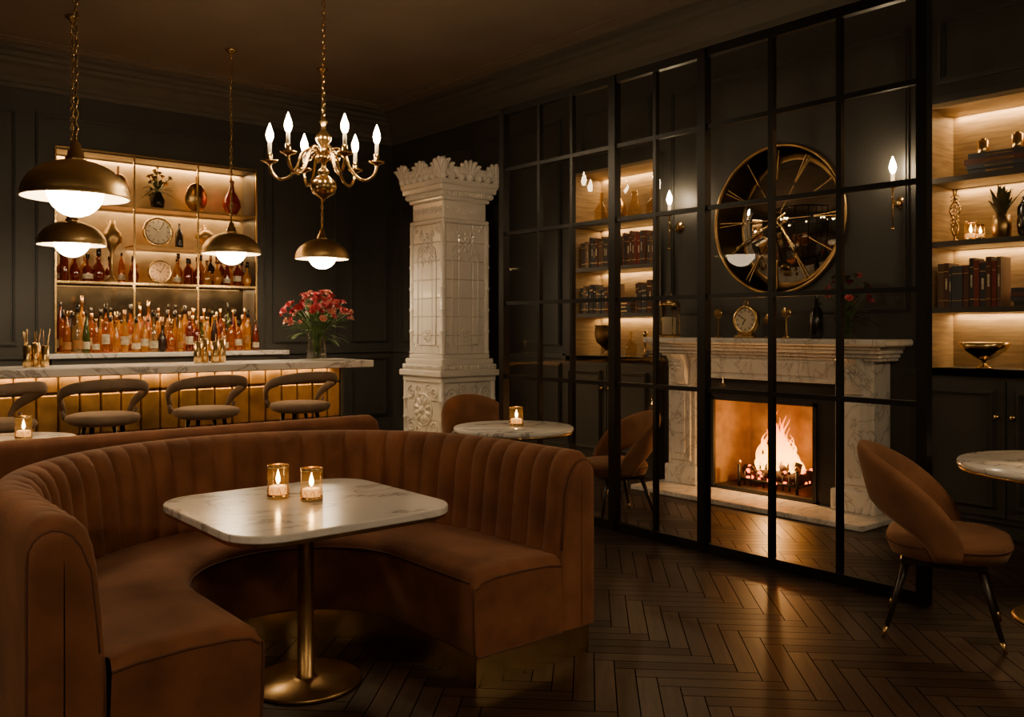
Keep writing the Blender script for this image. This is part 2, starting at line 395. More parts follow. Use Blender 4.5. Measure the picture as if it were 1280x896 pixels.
# ---------------------------------------------------------------- ornament
def rosette(mb, c, ax, r, mat, n=8):
    T = Matrix.Translation(c) @ ax
    mb.ell((0, 0, 0), r * .28, r * .28, r * .28, mat, 10, 6, T)
    for i in range(n):
        a = 2 * pi * i / n
        M = T @ Matrix.Rotation(a, 4, 'Z') @ Matrix.Translation((r * .62, 0, 0))
        mb.ell((0, 0, 0), r * .36, r * .17, r * .18, mat, 8, 5, M)
    mb.tube([T @ Vector((r * math.cos(2 * pi * i / 20), r * math.sin(2 * pi * i / 20), 0)) for i in range(20)], r * .07, mat, 6, True)
def scroll(mb, T, r, mat, turns=1.6, sgn=1):
    pts = []; rr = []
    for i in range(26):
        u = i / 25; a = u * turns * 2 * pi; q = r * (1 - u * .85)
        pts.append(T @ Vector((sgn * q * math.cos(a), q * math.sin(a), 0))); rr.append(r * .18 * (1 - u * .5))
    mb.tube(pts, rr, mat, 6)
NX = Matrix.Rotation(-pi / 2, 4, 'Y')
NY = Matrix.Rotation(pi / 2, 4, 'X')

# ---------------------------------------------------------------- tiled stove
st = MB(); cx, cy = 5.70, 7.87
def slab(h, z0, z1, mat=M_cer, b=0.012): st.rbox(cx - h, cx + h, cy - h, cy + h, z0, z1, b, mat)
slab(.40, 0, .14); slab(.385, .14, .19); slab(.335, .19, .80, M_cerd)
slab(.37, .80, .86); slab(.40, .86, .93); slab(.375, .93, .99); slab(.35, .99, 1.05); slab(.32, 1.05, 1.10)
slab(.285, 1.10, 2.52, M_cerd)
slab(.315, 2.50, 2.55); slab(.29, 2.55, 2.74); slab(.32, 2.74, 2.78); slab(.345, 2.78, 2.84); slab(.375, 2.84, 2.90); slab(.39, 2.90, 2.96)
def tiles(h, z0, z1, nu, nz, t=0.012):
    for i in range(nu):
        for j in range(nz):
            a = -h + 2 * h * i / nu + .003; b_ = -h + 2 * h * (i + 1) / nu - .003
            c0 = z0 + (z1 - z0) * j / nz + .003; c1 = z0 + (z1 - z0) * (j + 1) / nz - .003
            st.rbox(cx + a, cx + b_, cy - h - t, cy - h + .004, c0, c1, .006, M_cer)
            st.rbox(cx - h - t, cx - h + .004, cy + a, cy + b_, c0, c1, .006, M_cer)
tiles(.285, 1.10, 2.50, 3, 7); tiles(.335, .19, .80, 3, 3)
for (sx, sy) in ((-1, -1), (1, -1), (-1, 1)):
    for (h, a, b_) in ((.29, 1.10, 2.50), (.34, .19, .80)):
        p = [(.03, a)]
        k = int((b_ - a) / .2)
        for i in range(k):
            z = a + (b_ - a) * i / k
            p += [(.038, z + .005), (.038, z + .02), (.03, z + .03), (.03, z + (b_ - a) / k - .01)]
        p.append((.03, b_))
        st.lathe(p, (cx + sx * h, cy + sy * h, 0), 14, M_cer)
for (T0, h) in ((NX, .30), (NY, .30)):
    def at(u, z, hh):
        return Vector((cx - hh, cy + u, z)) if T0 is NX else Vector((cx + u, cy - hh, z))
    rosette(st, at(0, .5, .35), T0, .17, M_cer, 10); rosette(st, at(0, .5, .352), T0, .09, M_cer, 8)
    for s_ in (-1, 1):
        for zz in (-1, 1):
            scroll(st, Matrix.Translation(at(.22 * s_, .5 + .18 * zz, .35)) @ T0, .075, M_cer, 1.5, s_)
            scroll(st, Matrix.Translation(at(.09 * s_, .5 + .22 * zz, .35)) @ T0, .05, M_cer, 1.4, -s_)
    rosette(st, at(0, 2.28, .30), T0, .09, M_cer, 8)
    for s_ in (-1, 1):
        scroll(st, Matrix.Translation(at(.12 * s_, 2.2, .30)) @ T0, .06, M_cer, 1.5, s_)
        scroll(st, Matrix.Translation(at(.10 * s_, 2.38, .30)) @ T0, .05, M_cer, 1.5, s_)
        scroll(st, Matrix.Translation(at(.06 * s_, 2.10, .30)) @ T0, .045, M_cer, 1.4, -s_)
        scroll(st, Matrix.Translation(at(.235 * s_, 2.42, .30)) @ T0, .035, M_cer, 1.4, -s_)
        scroll(st, Matrix.Translation(at(.235 * s_, 1.18, .30)) @ T0, .035, M_cer, 1.4, s_)
    rosette(st, at(0, 1.3, .30), T0, .07, M_cer, 8)
    for k in range(-3, 4):
        rosette(st, at(.08 * k, 2.645, .292), T0, .036, M_cer, 6)
    for k in range(-9, 10):
        st.ell(tuple(at(.037 * k, 2.81, .345)), .014, .014, .022, M_cer, 8, 5)
        st.ell(tuple(at(.037 * k, .96, .375)), .014, .014, .022, M_cer, 8, 5)
    for s_ in (-1, 1):
        st.tube([at(s_ * .17, z, .30) for z in (1.2, 1.6, 2.0, 2.15)], .008, M_cer, 6)
    st.tube([at(.17 * math.cos(a), 2.15 + .12 * math.sin(a), .30) for a in [pi * i / 14 for i in range(15)]], .008, M_cer, 6)
    st.tube([at(u, 1.2, .30) for u in (-.17, .17)], .008, M_cer, 6)
    for k in range(7):
        a = pi + pi * k / 6
        st.ell(tuple(at(.22 * math.cos(a), 2.48 + .09 * math.sin(a), .30)), .02, .02, .02, M_cer, 8, 5)
    for k in range(-3, 4):
        big = 1.45 if k in (-3, 0, 3) else 0.85
        hgt = .155 * big
        for q in (-1.7, -.85, 0, .85, 1.7):
            a = q * .42
            pts = [at(.118 * k, 2.95, .37), at(.118 * k + math.sin(a) * hgt * .45, 2.96 + math.cos(a) * hgt * .55, .365), at(.118 * k + math.sin(a * 1.3) * hgt * .62, 2.96 + math.cos(a) * hgt * .9, .385), at(.118 * k + math.sin(a * 1.5) * hgt * .68, 2.96 + math.cos(a) * hgt * .92, .405)]
            st.tube(pts, [.024, .030, .024, .013], M_cer, 8)
        st.ell(tuple(at(.118 * k, 2.985, .385)), .038, .038, .042, M_cer, 8, 5)
        if k < 3:
            scroll(st, Matrix.Translation(at(.118 * k + .059, 3.0, .385)) @ T0, .042, M_cer, 1.3, 1)
            st.ell(tuple(at(.118 * k + .059, 3.05, .375)), .026, .026, .03, M_cer, 8, 5)
for k in range(-3, 4):
    for pz in ((cx + .118 * k, cy + .37), (cx + .37, cy + .118 * k)):
        st.ell((pz[0], pz[1], 3.0), .05, .05, .12, M_cer, 8, 5)
st.build('tiled_stove')

# ---------------------------------------------------------------- partition
pt = MB(); XP = 4.40; Y0, Y1 = 2.04, 5.34; ZT = 3.10
def bar(y, w_, d_=.045): pt.box(XP - d_ / 2, XP + d_ / 2, y - w_ / 2, y + w_ / 2, 0, ZT, M_black)
for y, w_ in ((Y0, .055), (2.492, .03), (2.913, .034), (3.397, .06), (3.783, .026), (4.153, .06), (4.563, .026), (4.916, .026), (Y1, .055)):
    bar(y, w_, .06 if w_ > .05 else .035)
for z, h in ((0.0, .06), (.985, .028), (1.56, .028), (2.105, .028), (2.605, .028), (ZT - .05, .055)):
    pt.box(XP - .0225 + (.006 if h < .05 else 0), XP + .0225 - (.006 if h < .05 else 0), Y0, Y1, z, z + h, M_black)
ys = [Y0, 2.492, 2.913, 3.397, 3.783, 4.153, 4.563, 4.916, Y1]; zs_ = [.03, 1.0, 1.575, 2.12, 2.62, ZT - .02]
for a, b_ in zip(ys, ys[1:]):
    for c_, d_ in zip(zs_, zs_[1:]):
        pt.add([(XP, a, c_), (XP, b_, c_), (XP, b_, d_), (XP, a, d_)], [(0, 1, 2, 3)], M_pane)
pt.build('glass_partition')

# ---------------------------------------------------------------- bookcases
def cabinet(name, N, pw):
    y0, y1, zb, zt = N
    k = MB()
    xb = XR + 0.36
    k.box(xb, xb + .02, y0, y1, zb, zt, M_wood)
    k.box(XR - .01, xb, y0, y0 + .02, zb, zt, M_wood); k.box(XR - .01, xb, y1 - .02, y1, zb, zt, M_wood)
    k.box(XR - .01, xb, y0, y1, zt - .03, zt, M_wood)
    for z in (2.43, 1.985, 1.525):
        k.box(XR - .012, xb, y0 + .02, y1 - .02, z - .038, z, M_shelf)
    k.box(XR - .03, XR, y0 - .04, y0, zb, zt + .04, M_cab); k.box(XR - .03, XR, y1, y1 + .04, zb, zt + .04, M_cab)
    k.box(XR - .03, XR, y0, y1, zt, zt + .04, M_cab)
    k.box(XR - .10, XR - .005, y0 - .05, y1 + .05, .10, 1.06, M_cab); k.box(XR - .08, XR - .005, y0 - .05, y1 + .05, 0, .10, M_cab)
    k.box(XR - .13, xb, y0 - .0, y1 + .0, 1.06, 1.10, M_cab); k.box(XR - .13, XR - .004, y0 - .06, y1 + .06, 1.06, 1.10, M_cab)
    ym = (y0 + y1) / 2
    for a, b_ in ((y0 - .02, ym - .005), (ym + .005, y1 + .02)):
        k.box(XR - .118, XR - .10, a, b_, .14, 1.03, M_cab)
        frame_x(k, a + .06, b_ - .06, .2, .97, XR - .118, M_cab, .03)
    for s_ in (-.05, .05):
        M = Matrix.Translation((XR - .118, ym + s_, .80)) @ NX
        k.lathe([(.006, 0), (.006, .015), (.017, .02), (.02, .028), (.014, .036), (0, .038)], (0, 0, 0), 14, M_brass, M)
    ob = k.build(name)
    for z in (zt - .035, 2.385, 1.94, 1.48):
        alight('led_strip', (xb - .03, ym, z), (0, math.radians(-8), 0), .02, y1 - y0 - .1, pw * (1 if z < 2.8 else 1.5), LED, ob)
    return ob
cabinet('built_in_bookcase', N1, 4.6); cabinet('built_in_bookcase', N2, 3.6)

def books(name, y0, y1, z, hmax=.27, x0=XR + .02, dark=True):
    k = MB(); y = y0
    while y < y1:
        t = U(.018, .045); h = hmax * U(.78, 1); d = U(.15, .19)
        if y + t > y1: break
        m = random.choice(BK[:4] if dark and R() < .65 else BK)
        x = x0 + U(0, .015)
        k.box(x, x + d, y, y + t - .002, z, z + h, m)
        k.box(x + .005, x + d - .005, y + .003, y + t - .005, z + h, z + h + .001, M_page)
        for q in (.15, .8): k.box(x - .001, x, y + .002, y + t - .004, z + h * q, z + h * q + .006, M_brassd)
        if R() < .5: k.box(x - .001, x, y + t * .3, y + t * .65, z + h * .4, z + h * .65, M_label)
        y += t
    return k.build(name)
def bstack(name, yc, z, n=3, w_=.24, x=XR + .03):
    k = MB()
    for i in range(n):
        t = U(.028, .042); a = U(-.01, .02); ww = w_ * U(.85, 1)
        m = BK[[0, 3, 1, 0, 2][i % 5]]
        k.box(x + a, x + .19 + a, yc - ww / 2, yc + ww / 2, z, z + .004, m); k.box(x + a, x + .19 + a, yc - ww / 2, yc + ww / 2, z + t - .004, z + t, m)
        k.box(x + a + .006, x + .184 + a, yc - ww / 2 + .005, yc + ww / 2 - .005, z + .004, z + t - .004, M_page)
        k.box(x + a - .001, x + a + .004, yc - ww / 2, yc + ww / 2, z, z + t, m)
        k.box(x + a - .002, x + a, yc - ww * .25, yc + ww * .2, z + t * .35, z + t * .65, M_brassd)
        z += t
    k.build(name); return z
def vessel(name, loc, prof, mat, seg=24):
    k = MB(); k.lathe(prof, loc, seg, mat, cap=False); return k.build(name)
VASE = [(0, 0), (0.03, 0), (.05, .01), (.07, .06), (.06, .12), (.025, .17), (.02, .21), (.03, .23), (.025, .228)]
BOWL = [(0, 0), (.05, 0), (.045, .01), (.015, .02), (.015, .04), (.06, .055), (.12, .09), (.15, .13), (.145, .13), (.1, .085), (0, .06)]
DECANT = [(0, 0), (.05, 0), (.055, .02), (.055, .11), (.03, .15), (.015, .17), (.014, .24), (.02, .245), (.0, .246)]
xm = XR + .13
vessel('glass_decanter', (xm, 6.2, 2.43), [(a * 1.3, b * 1.25) for a, b in DECANT], M_cglass)
vessel('brass_pitcher', (xm, 5.98, 2.43), [(a * 1.3, b * 1.5) for a, b in VASE], M_brass)
vessel('glass_vase', (xm, 5.75, 2.43), [(0, 0), (.05, 0), (.07, .05), (.06, .12), (.03, .2), (.035, .28), (.033, .28)], M_cglass)
vessel('glass_decanter', (xm, 5.52, 2.43), [(a * 1.2, b * 1.1) for a, b in DECANT], M_cglass)
books('books', 5.90, 6.42, 1.985, .31); books('books', 5.37, 5.82, 1.985, .33)
books('books', 5.95, 6.42, 1.525, .30); books('books', 5.37, 5.68, 1.525, .31); bstack('stacked_books', 5.82, 1.525, 4, .22)
vessel('bronze_urn', (xm, 6.12, 1.1), [(0, 0), (.06, 0), (.06, .01), (.02, .04), (.03, .07), (.11, .14), (.13, .22), (.12, .3), (.13, .31), (.12, .3)], M_brassd)
vessel('glass_carafe', (xm, 5.8, 1.1), DECANT, M_cglass)
vessel('brass_candlestick', (xm, 5.62, 1.1), [(.04, 0), (.035, .015), (.01, .03), (.01, .12), (.02, .14), (.01, .16), (.01, .2), (.025, .21), (.02, .25), (0, .25)], M_brass)
bstack('stacked_books', 5.47, 1.1, 2, .14)
zt = bstack('stacked_books', 2.42, 2.43, 4, .44, XR + .02)
vessel('brass_cup', (xm, 2.55, zt), [(0, 0), (.03, 0), (.038, .01), (.038, .095), (.02, .1), (.02, .11), (0, .11)], M_brass)
vessel('brass_cup', (xm, 2.33, zt), [(0, 0), (.03, 0), (.038, .01), (.038, .105), (.02, .11), (.02, .12), (0, .12)], M_brass)
k = MB(); k.lathe([(.04, 0), (.035, .012), (.008, .02), (.008, .06), (0, .06)], (xm, 2.74, 1.985), 16, M_brassd)
for s_ in (-1, 1):
    k.tube([(xm, 2.74 + s_ * .012 * math.sin(u * 14) + s_ * .025 * math.sin(u * pi), 2.03 + .33 * u) for u in [i / 20 for i in range(21)]], [.010 - .006 * i / 20 for i in range(21)], M_brass, 6)
for i in range(9):
    z = 2.08 + .028 * i
    k.tube([(xm, 2.74 - .03, z), (xm - .01, 2.74, z + .02), (xm, 2.77, z)], .004, M_brass, 5)
k.build('brass_feather_sculpture')
def candle_holder(name, loc, r=.042, h=.1):
    k = MB()
    k.lathe([(r * .9, .004), (r, .01), (r, h)], (0, 0, 0), 24, M_cglass, cap=False)
    k.lathe([(r * 1.0, h - .007), (r * 1.03, h - .007), (r * 1.03, h + .002), (r * .98, h + .002)], (0, 0, 0), 24, M_brass, cap=False)
    k.lathe([(0, 0), (r * .92, 0), (r * 1.03, .0), (r * 1.04, .016), (r * .9, .017)], (0, 0, 0), 24, M_brass, cap=False)
    k.lathe([(r * .8, .013), (r * .82, .02), (r * .82, h * .36), (r * .7, h * .38), (0, h * .36)], (0, 0, 0), 18, M_wax)
    k.tube([(0, 0, h * .36), (0, 0, h * .46)], .0012, M_ink, 5)
    k.lathe([(0, h * .42), (.007, h * .5), (.0095, h * .58), (.005, h * .74), (0, h * .88)], (0, 0, 0), 10, M_cflame)
    for i in range(9):
        a = 2 * pi * i / 9
        k.tube([(r * 1.01 * math.cos(a + u), r * 1.01 * math.sin(a + u), h * (.2 + .13 * math.sin(u * 10))) for u in [j * .06 for j in range(11)]], .0013, M_brassd, 4)
    return k.build(name, loc=loc)
candle_holder('candle_holder', (xm - .03, 2.62, 1.985), .042, .13)
candle_holder('candle_holder', (xm - .06, 2.545, 1.985), .03, .10)
def plant(name, loc, vprof, vmat, nleaf, ln, mat, spread=.6):
    k = MB(); k.lathe(vprof, loc, 20, vmat, cap=False)
    for i in range(nleaf):
        a = U(0, 2 * pi); s_ = U(.1, spread); L = ln * U(.7, 1.1); wd = .018
        d = Vector((math.cos(a), math.sin(a), 0)); pv = Vector((-d.y, d.x, 0)); base = Vector(loc) + Vector((0, 0, .12))
        rows = []
        for j in range(7):
            u = j / 6; p = base + d * (s_ * L * u ** 1.3) + Vector((0, 0, L * u * (1 - .25 * s_ * u)))
            ww = wd * math.sin(pi * (u * .85 + .1))
            rows.append([p - pv * ww, p + Vector((0, 0, -.003)), p + pv * ww])
        k.grid(rows, mat)
    return k.build(name)
plant('potted_succulent', (xm, 2.43, 1.985), [(0, 0), (.035, 0), (.055, .01), (.06, .08), (.055, .16), (.052, .16), (.05, .02), (0, .02)], M_brassd, 24, .24, M_dgreen, .8)
vessel('black_vase', (xm, 2.25, 1.985), [(0, 0), (.05, 0), (.075, .02), (.085, .1), (.08, .2), (.05, .25), (.055, .27), (.045, .26)], M_dark)
books('books', 2.40, 2.84, 1.525, .34); zt2 = bstack('stacked_books', 2.2, 1.525, 4, .28)
vessel('brass_knob_ornament', (xm, 2.24, zt2), [(0, 0), (.02, 0), (.02, .01), (.008, .02), (.022, .035), (.022, .055), (0, .065)], M_brass)
vessel('brass_bowl', (xm - .03, 2.53, 1.1), [(a * 1.1, b * 1.4) for a, b in BOWL], M_brass, 32)
vessel('black_bottle', (xm, 2.24, 1.1), [(0, 0), (.045, 0), (.05, .01), (.05, .2), (.018, .26), (.018, .33), (0, .33)], M_dark)

# ---------------------------------------------------------------- fireplace
f = MB()
FX = 6.0
for (a, b_) in ((3.14, 3.44), (4.72, 5.02)):
    f.rbox(FX, XR, a, b_, .04, 1.14, .008, M_marbf)
    f.rbox(FX - .025, XR - .01, a - .025, b_ + .025, .04, .2, .01, M_marbf)
    f.rbox(FX - .02, FX, a + .04, b_ - .04, .24, .9, .008, M_marbf)
    f.rbox(FX - .035, FX, a + .085, b_ - .085, .3, .84, .01, M_marbf)
    mid = (a + b_) / 2
    rows = []
    for j in range(15):
        u = j / 14; z = .90 + .26 * u
        dx = .03 + .10 * (u ** 1.5) + .02 * math.sin(u * pi * 2)
        rows.append([(FX - dx, mid - .08, z), (FX - dx - .012, mid - .03, z), (FX - dx - .016, mid, z), (FX - dx - .012, mid + .03, z), (FX - dx, mid + .08, z)])
    f.grid(rows, M_marbf)
    for sy in (-.08, .08):
        f.add([(FX, mid + sy, .90)] + [r[0 if sy < 0 else 4] for r in rows] + [(FX, mid + sy, 1.16)], [list(range(17))], M_marbf)
    rosette(f, Vector((FX - .085, mid, 1.07)), NX, .07, M_marbf, 8)
    scroll(f, Matrix.Translation((FX - .055, mid - .045, .96)) @ NX, .042, M_marbf, 1.4, 1)
    scroll(f, Matrix.Translation((FX - .055, mid + .045, .96)) @ NX, .042, M_marbf, 1.4, -1)
f.rbox(FX, XR, 3.44, 4.72, .98, 1.16, .004, M_marbf)
f.rbox(FX - .015, FX + .01, 3.5, 4.66, 1.01, 1.12, .008, M_marbf)
f.rbox(FX - .01, FX + .01, 3.44, 4.72, .965, .99, .004, M_marbf)
for (d_, a, b_) in ((.02, 1.14, 1.165), (.05, 1.165, 1.195), (.09, 1.195, 1.225), (.12, 1.225, 1.25)):
    f.rbox(FX - d_, XR, 3.09 - d_ * .5, 5.07 + d_ * .5, a, b_, .006, M_marbf)
f.rbox(FX - .17, XR, 2.97, 5.17, 1.25, 1.30, .012, M_marbf)
f.box(FX + .06, FX + .09, 3.44, 3.64, .04, .98, M_insert); f.box(FX + .06, FX + .09, 4.58, 4.72, .04, .98, M_insert)
f.box(FX + .06, FX + .09, 3.64, 4.58, .79, .98, M_insert)
for a, b_, c_, d_ in ((3.62, 3.65, .06, .81), (4.57, 4.60, .06, .81), (3.62, 4.60, .78, .81)):
    f.box(FX + .045, FX + .065, a, b_, c_, d_, M_insert)
f.box(FX + .04, FX + .06, 3.54, 4.66, .86, .875, M_brassd)
f.box(FX + .09, 6.60, 3.60, 3.64, .04, .80, M_fireb); f.box(FX + .09, 6.60, 4.58, 4.62, .04, .80, M_fireb)
f.box(6.58, 6.62, 3.6, 4.62, .04, .84, M_fireb); f.box(FX + .09, 6.6, 3.6, 4.62, .79, .83, M_fireb)
f.box(FX + .06, 6.6, 3.6, 4.62, .04, .07, M_insert)
f.rbox(FX - .38, XR, 3.02, 5.12, 0, .04, .006, M_marbf)
f.build('marble_fireplace')
g = MB()
for i in range(9):
    y = 3.86 + .06 * i
    g.tube([(6.16, y, .08), (6.16, y, .2)], .007, M_insert, 6)
for x in (6.16, 6.42): g.tube([(x, 3.82, .13), (x, 4.4, .13)], .011, M_insert, 8)
for y in (3.84, 4.38):
    g.tube([(6.14, y, .07), (6.14, y, .25)], .012, M_insert, 8); g.ell((6.14, y, .27), .022, .022, .024, M_brassd)
    g.tube([(6.14, y, .13), (6.45, y, .13), (6.45, y, .07)], .011, M_insert, 8)
for i in range(6):
    y = 3.9 + .08 * i; g.tube([(6.16, y, .13), (6.42, y, .13)], .007, M_insert, 6)
g.build('fire_grate')
g = MB()
for i, (a, b_, r_) in enumerate([((6.22, 3.84, .18), (6.26, 4.4, .19), .045), ((6.36, 3.86, .19), (6.34, 4.38, .18), .05), ((6.28, 3.9, .26), (6.33, 4.32, .28), .04), ((6.2, 4.0, .24), (6.42, 4.22, .30), .032), ((6.4, 3.98, .26), (6.22, 4.26, .24), .034)]):
    a = Vector(a); b_ = Vector(b_); pts = [a.lerp(b_, j / 8) + Vector((U(-1, 1), U(-1, 1), U(-1, 1))) * .006 for j in range(9)]
    g.tube(pts, [r_ * U(.88, 1.1) for _ in pts], M_log, 9)
for i in range(110):
    g.ell((U(6.15, 6.42), U(3.86, 4.38), U(.13, .24)), U(.008, .02), U(.01, .022), U(.008, .016), M_ember if R() < .65 else M_log, 6, 4)
logs = g.build('fire_logs')
g = MB()
for i in range(30):
    y = 4.1 + random.gauss(0, .125); x = U(6.22, 6.38); h = U(.2, .54) * max(.28, 1 - abs(y - 4.1) * 2.4); r0 = U(.022, .044)
    ph = U(0, 6); amp = U(.012, .036); pts = []; rr = []
    for j in range(15):
        u = j / 14
        pts.append((x + amp * .6 * math.sin(ph + u * 5), y + amp * math.sin(ph * 1.7 + u * 7) * u * 1.6 + (4.1 - y) * u * .3, .22 + h * u))
        rr.append(max(.0012, r0 * (math.sin(pi * (u * .75 + .22)) ** 1.2) * (1 - u * .6)))
    rr[-1] = .001
    g.tube(pts, rr, M_flame, 9, flat=.7)
fl = g.build('fire_flames')
plight('fire_light', (6.3, 4.1, .38), 12, (1, 0.48, 0.15), .05, fl)
plight('fire_light_2', (6.16, 4.1, .42), 20, (1, 0.48, 0.15), .03, fl)

zm = 1.30
k = MB(); c0 = (5.96, 4.98, zm)
k.lathe([(.085, .02), (.085, .28)], c0, 28, M_clear, cap=False)
k.lathe([(0, 0), (.1, 0), (.107, .012), (.1, .024), (.0, .025)], c0, 28, M_brass, cap=False); k.lathe([(.098, .27), (.106, .28), (.1, .295), (.06, .315), (.02, .325), (.02, .34), (.0, .345)], c0, 28, M_brass, cap=False)
k.lathe([(.06, .026), (.062, .03), (.062, .17), (.055, .175), (0, .175)], c0, 20, M_cream)
for i in range(6):
    a = 2 * pi * i / 6; k.tube([(c0[0] + .092 * math.cos(a), c0[1] + .092 * math.sin(a), zm + .01), (c0[0] + .092 * math.cos(a), c0[1] + .092 * math.sin(a), zm + .28)], .005, M_brass, 6)
k.tube([(c0[0], c0[1] + .035 * math.cos(a), zm + .365 + .03 * math.sin(a)) for a in [2 * pi * i / 16 for i in range(16)]], .004, M_brass, 6, True)
k.build('glass_lantern')
def medallion(loc, h, r_):
    k = MB(); x, y, z = loc
    k.lathe([(.032, 0), (.03, .01), (.008, .018), (.006, h - r_)], loc, 14, M_brassd)
    k.lathe([(0, -.008), (r_, -.008), (r_, .008), (0, .008)], (0, 0, 0), 24, M_brass, Matrix.Translation((x, y, z + h)) @ NX)
    k.lathe([(0, .006), (r_ * .8, .011), (0, .011)], (0, 0, 0), 24, M_brassd, Matrix.Translation((x, y, z + h)) @ NX)
    k.build('medallion_on_stand')
medallion((5.98, 4.47, zm), .2, .04); medallion((5.98, 3.99, zm), .15, .04); medallion((5.98, 3.83, zm), .2, .04)
def clock(name, c, r_, nrm=NX, base=True, fcol=M_cream):
    k = MB(); T = Matrix.Translation(c) @ nrm
    k.lathe([(0, -.03), (r_ * .98, -.03), (r_, -.01), (r_, .012), (r_ * .94, .02), (r_ * .8, .012)], (0, 0, 0), 32, M_brass, T, cap=False)
    k.lathe([(r_ * .81, .0115), (0, .0125)], (0, 0, 0), 32, fcol, T, cap=False)
    for i in range(12):
        a = i * pi / 6; k.box(-.003, .003, r_ * .58, r_ * .76, .0125, .0145, M_ink, T @ Matrix.Rotation(a, 4, 'Z'))
    k.box(-.004, .004, -.01, r_ * .42, .014, .016, M_ink, T @ Matrix.Rotation(1.0, 4, 'Z')); k.box(-.003, .003, -.01, r_ * .62, .016, .018, M_ink, T @ Matrix.Rotation(-.6, 4, 'Z'))
    k.lathe([(r_ * .06, .012), (r_ * .06, .02), (0, .02)], (0, 0, 0), 10, M_brass, T)
    zf = c[2] - r_
    if base:
        k.rbox(c[0] - .035, c[0] + .035, c[1] - r_ * .8, c[1] + r_ * .8, zf - .03, zf - .01, .004, M_brassd)
        k.rbox(c[0] - .028, c[0] + .028, c[1] - r_ * .6, c[1] + r_ * .6, zf - .012, zf + .012, .004, M_brass)
        k.tube([(c[0], c[1] + .02 * math.cos(a), c[2] + r_ + .02 + .02 * math.sin(a)) for a in [2 * pi * i / 14 for i in range(14)]], .004, M_brass, 6, True)
    return k.build(name)
clock('mantel_clock', Vector((5.98, 4.2, zm + .145)), .115)
vessel('black_bottle', (5.98, 3.58, zm), [(0, 0), (.045, 0), (.05, .01), (.05, .2), (.018, .26), (.018, .34), (0, .34)], M_dark)

def bouquet(name, loc, vp, vmat, n, rad, hgt, petals, sc=1.0, leaves=30, leafmat=M_green):
    k = MB(); k.lathe(vp, loc, 26, vmat, cap=False)
    zv = max(p[1] for p in vp)
    L = Vector(loc)
    for i in range(n):
        th = U(0, 2 * pi); ph = math.acos(U(-.15, 1)); rr = rad * U(.6, 1.05)
        head = L + Vector((rr * math.sin(ph) * math.cos(th), rr * math.sin(ph) * math.sin(th), zv + hgt * .38 + hgt * .62 * math.cos(ph) * U(.75, 1.1)))
        b0 = L + Vector((U(-.02, .02), U(-.02, .02), .02)); b1 = L + Vector(((head - L).x * .15, (head - L).y * .15, zv))
        k.tube([b0, b1, b1.lerp(head, .55) + Vector((0, 0, .02)), head], .0025 * sc + .001, M_green, 5)
        m = random.choice(petals); out = (head - (L + Vector((0, 0, zv)))).normalized()
        T = Matrix.Translation(head) @ out.to_track_quat('Z', 'Y').to_matrix().to_4x4()
        fr = .042 * sc * U(.6, 1.15)
        k.ell((0, 0, 0), fr * .4, fr * .4, fr * .4, m, 8, 5, T)
        for ring, (np_, el, q) in enumerate(((6, .25, 1.0), (5, .75, .8), (4, 1.15, .55))):
            for j in range(np_):
                A = T @ Matrix.Rotation(2 * pi * j / np_ + ring * .5 + U(-.1, .1), 4, 'Z') @ Matrix.Rotation(-el, 4, 'Y')
                rows = []
                for u in (0, .35, .7, 1.0):
                    ww = fr * .5 * q * math.sin(pi * (.12 + .72 * u)); xx = fr * q * u; zz = fr * .25 * u * u
                    rows.append([A @ Vector((xx, -ww, zz + .15 * ww)), A @ Vector((xx, 0, zz - .1 * ww)), A @ Vector((xx, ww, zz + .15 * ww))])
                k.grid(rows, m)
    for i in range(leaves):
        th = U(0, 2 * pi); el = U(-.25, 1.3); d = Vector((math.cos(th) * math.cos(el), math.sin(th) * math.cos(el), math.sin(el)))
        base = L + Vector((0, 0, zv)) + d * rad * U(.2, .65); Ln = .12 * sc * U(.7, 1.3); pv = d.cross(Vector((0, 0, 1))).normalized()
        rows = []
        for u in (0, .25, .5, .75, 1):
            p = base + d * Ln * u + Vector((0, 0, -.05 * sc * u * u)); ww = .022 * sc * math.sin(pi * (.08 + .88 * u))
            rows.append([p - pv * ww, p + Vector((0, 0, -.004)), p + pv * ww])
        k.grid(rows, leafmat)
    return k.build(name)
bouquet('dark_flower_bouquet', (5.98, 3.33, zm), [(0, 0), (.035, 0), (.055, .01), (.06, .05), (.05, .12), (.065, .16), (.06, .16)], M_clear, 30, .19, .3, [M_burg, M_burg, M_pink, M_dgreen], .75, 46, M_dgreen)

# round mirror with open clock tracery
k = MB(); C = Vector((XR, 4.08, 2.26)); T = Matrix.Translation(C) @ NX; rr = .60
k.lathe([(0, .004), (rr - .01, .004), (rr - .01, .014), (0, .016)], (0, 0, 0), 64, M_mirror, T)
k.tube([T @ Vector((rr * math.cos(2 * pi * i / 72), rr * math.sin(2 * pi * i / 72), .025)) for i in range(72)], .014, M_brassd, 8, True)
k.tube([T @ Vector((.06 * math.cos(2 * pi * i / 32), .06 * math.sin(2 * pi * i / 32), .02)) for i in range(32)], .004, M_brassd, 6, True)
for i in range(12):
    A = T @ Matrix.Rotation(i * pi / 6, 4, 'Z')
    n = [2, 1, 2, 1, 2, 1, 2, 1, 2, 2, 1, 2][i]
    for j in range(n):
        o = (j - (n - 1) / 2) * .034
        k.box(o - .003, o + .003, .33, .56, .016, .021, M_brassd, A @ Matrix.Rotation((j - (n - 1) / 2) * .12, 4, 'Z'))
    if i % 2 == 0: k.box(-.002, .002, .06, .30, .016, .02, M_brassd, A)
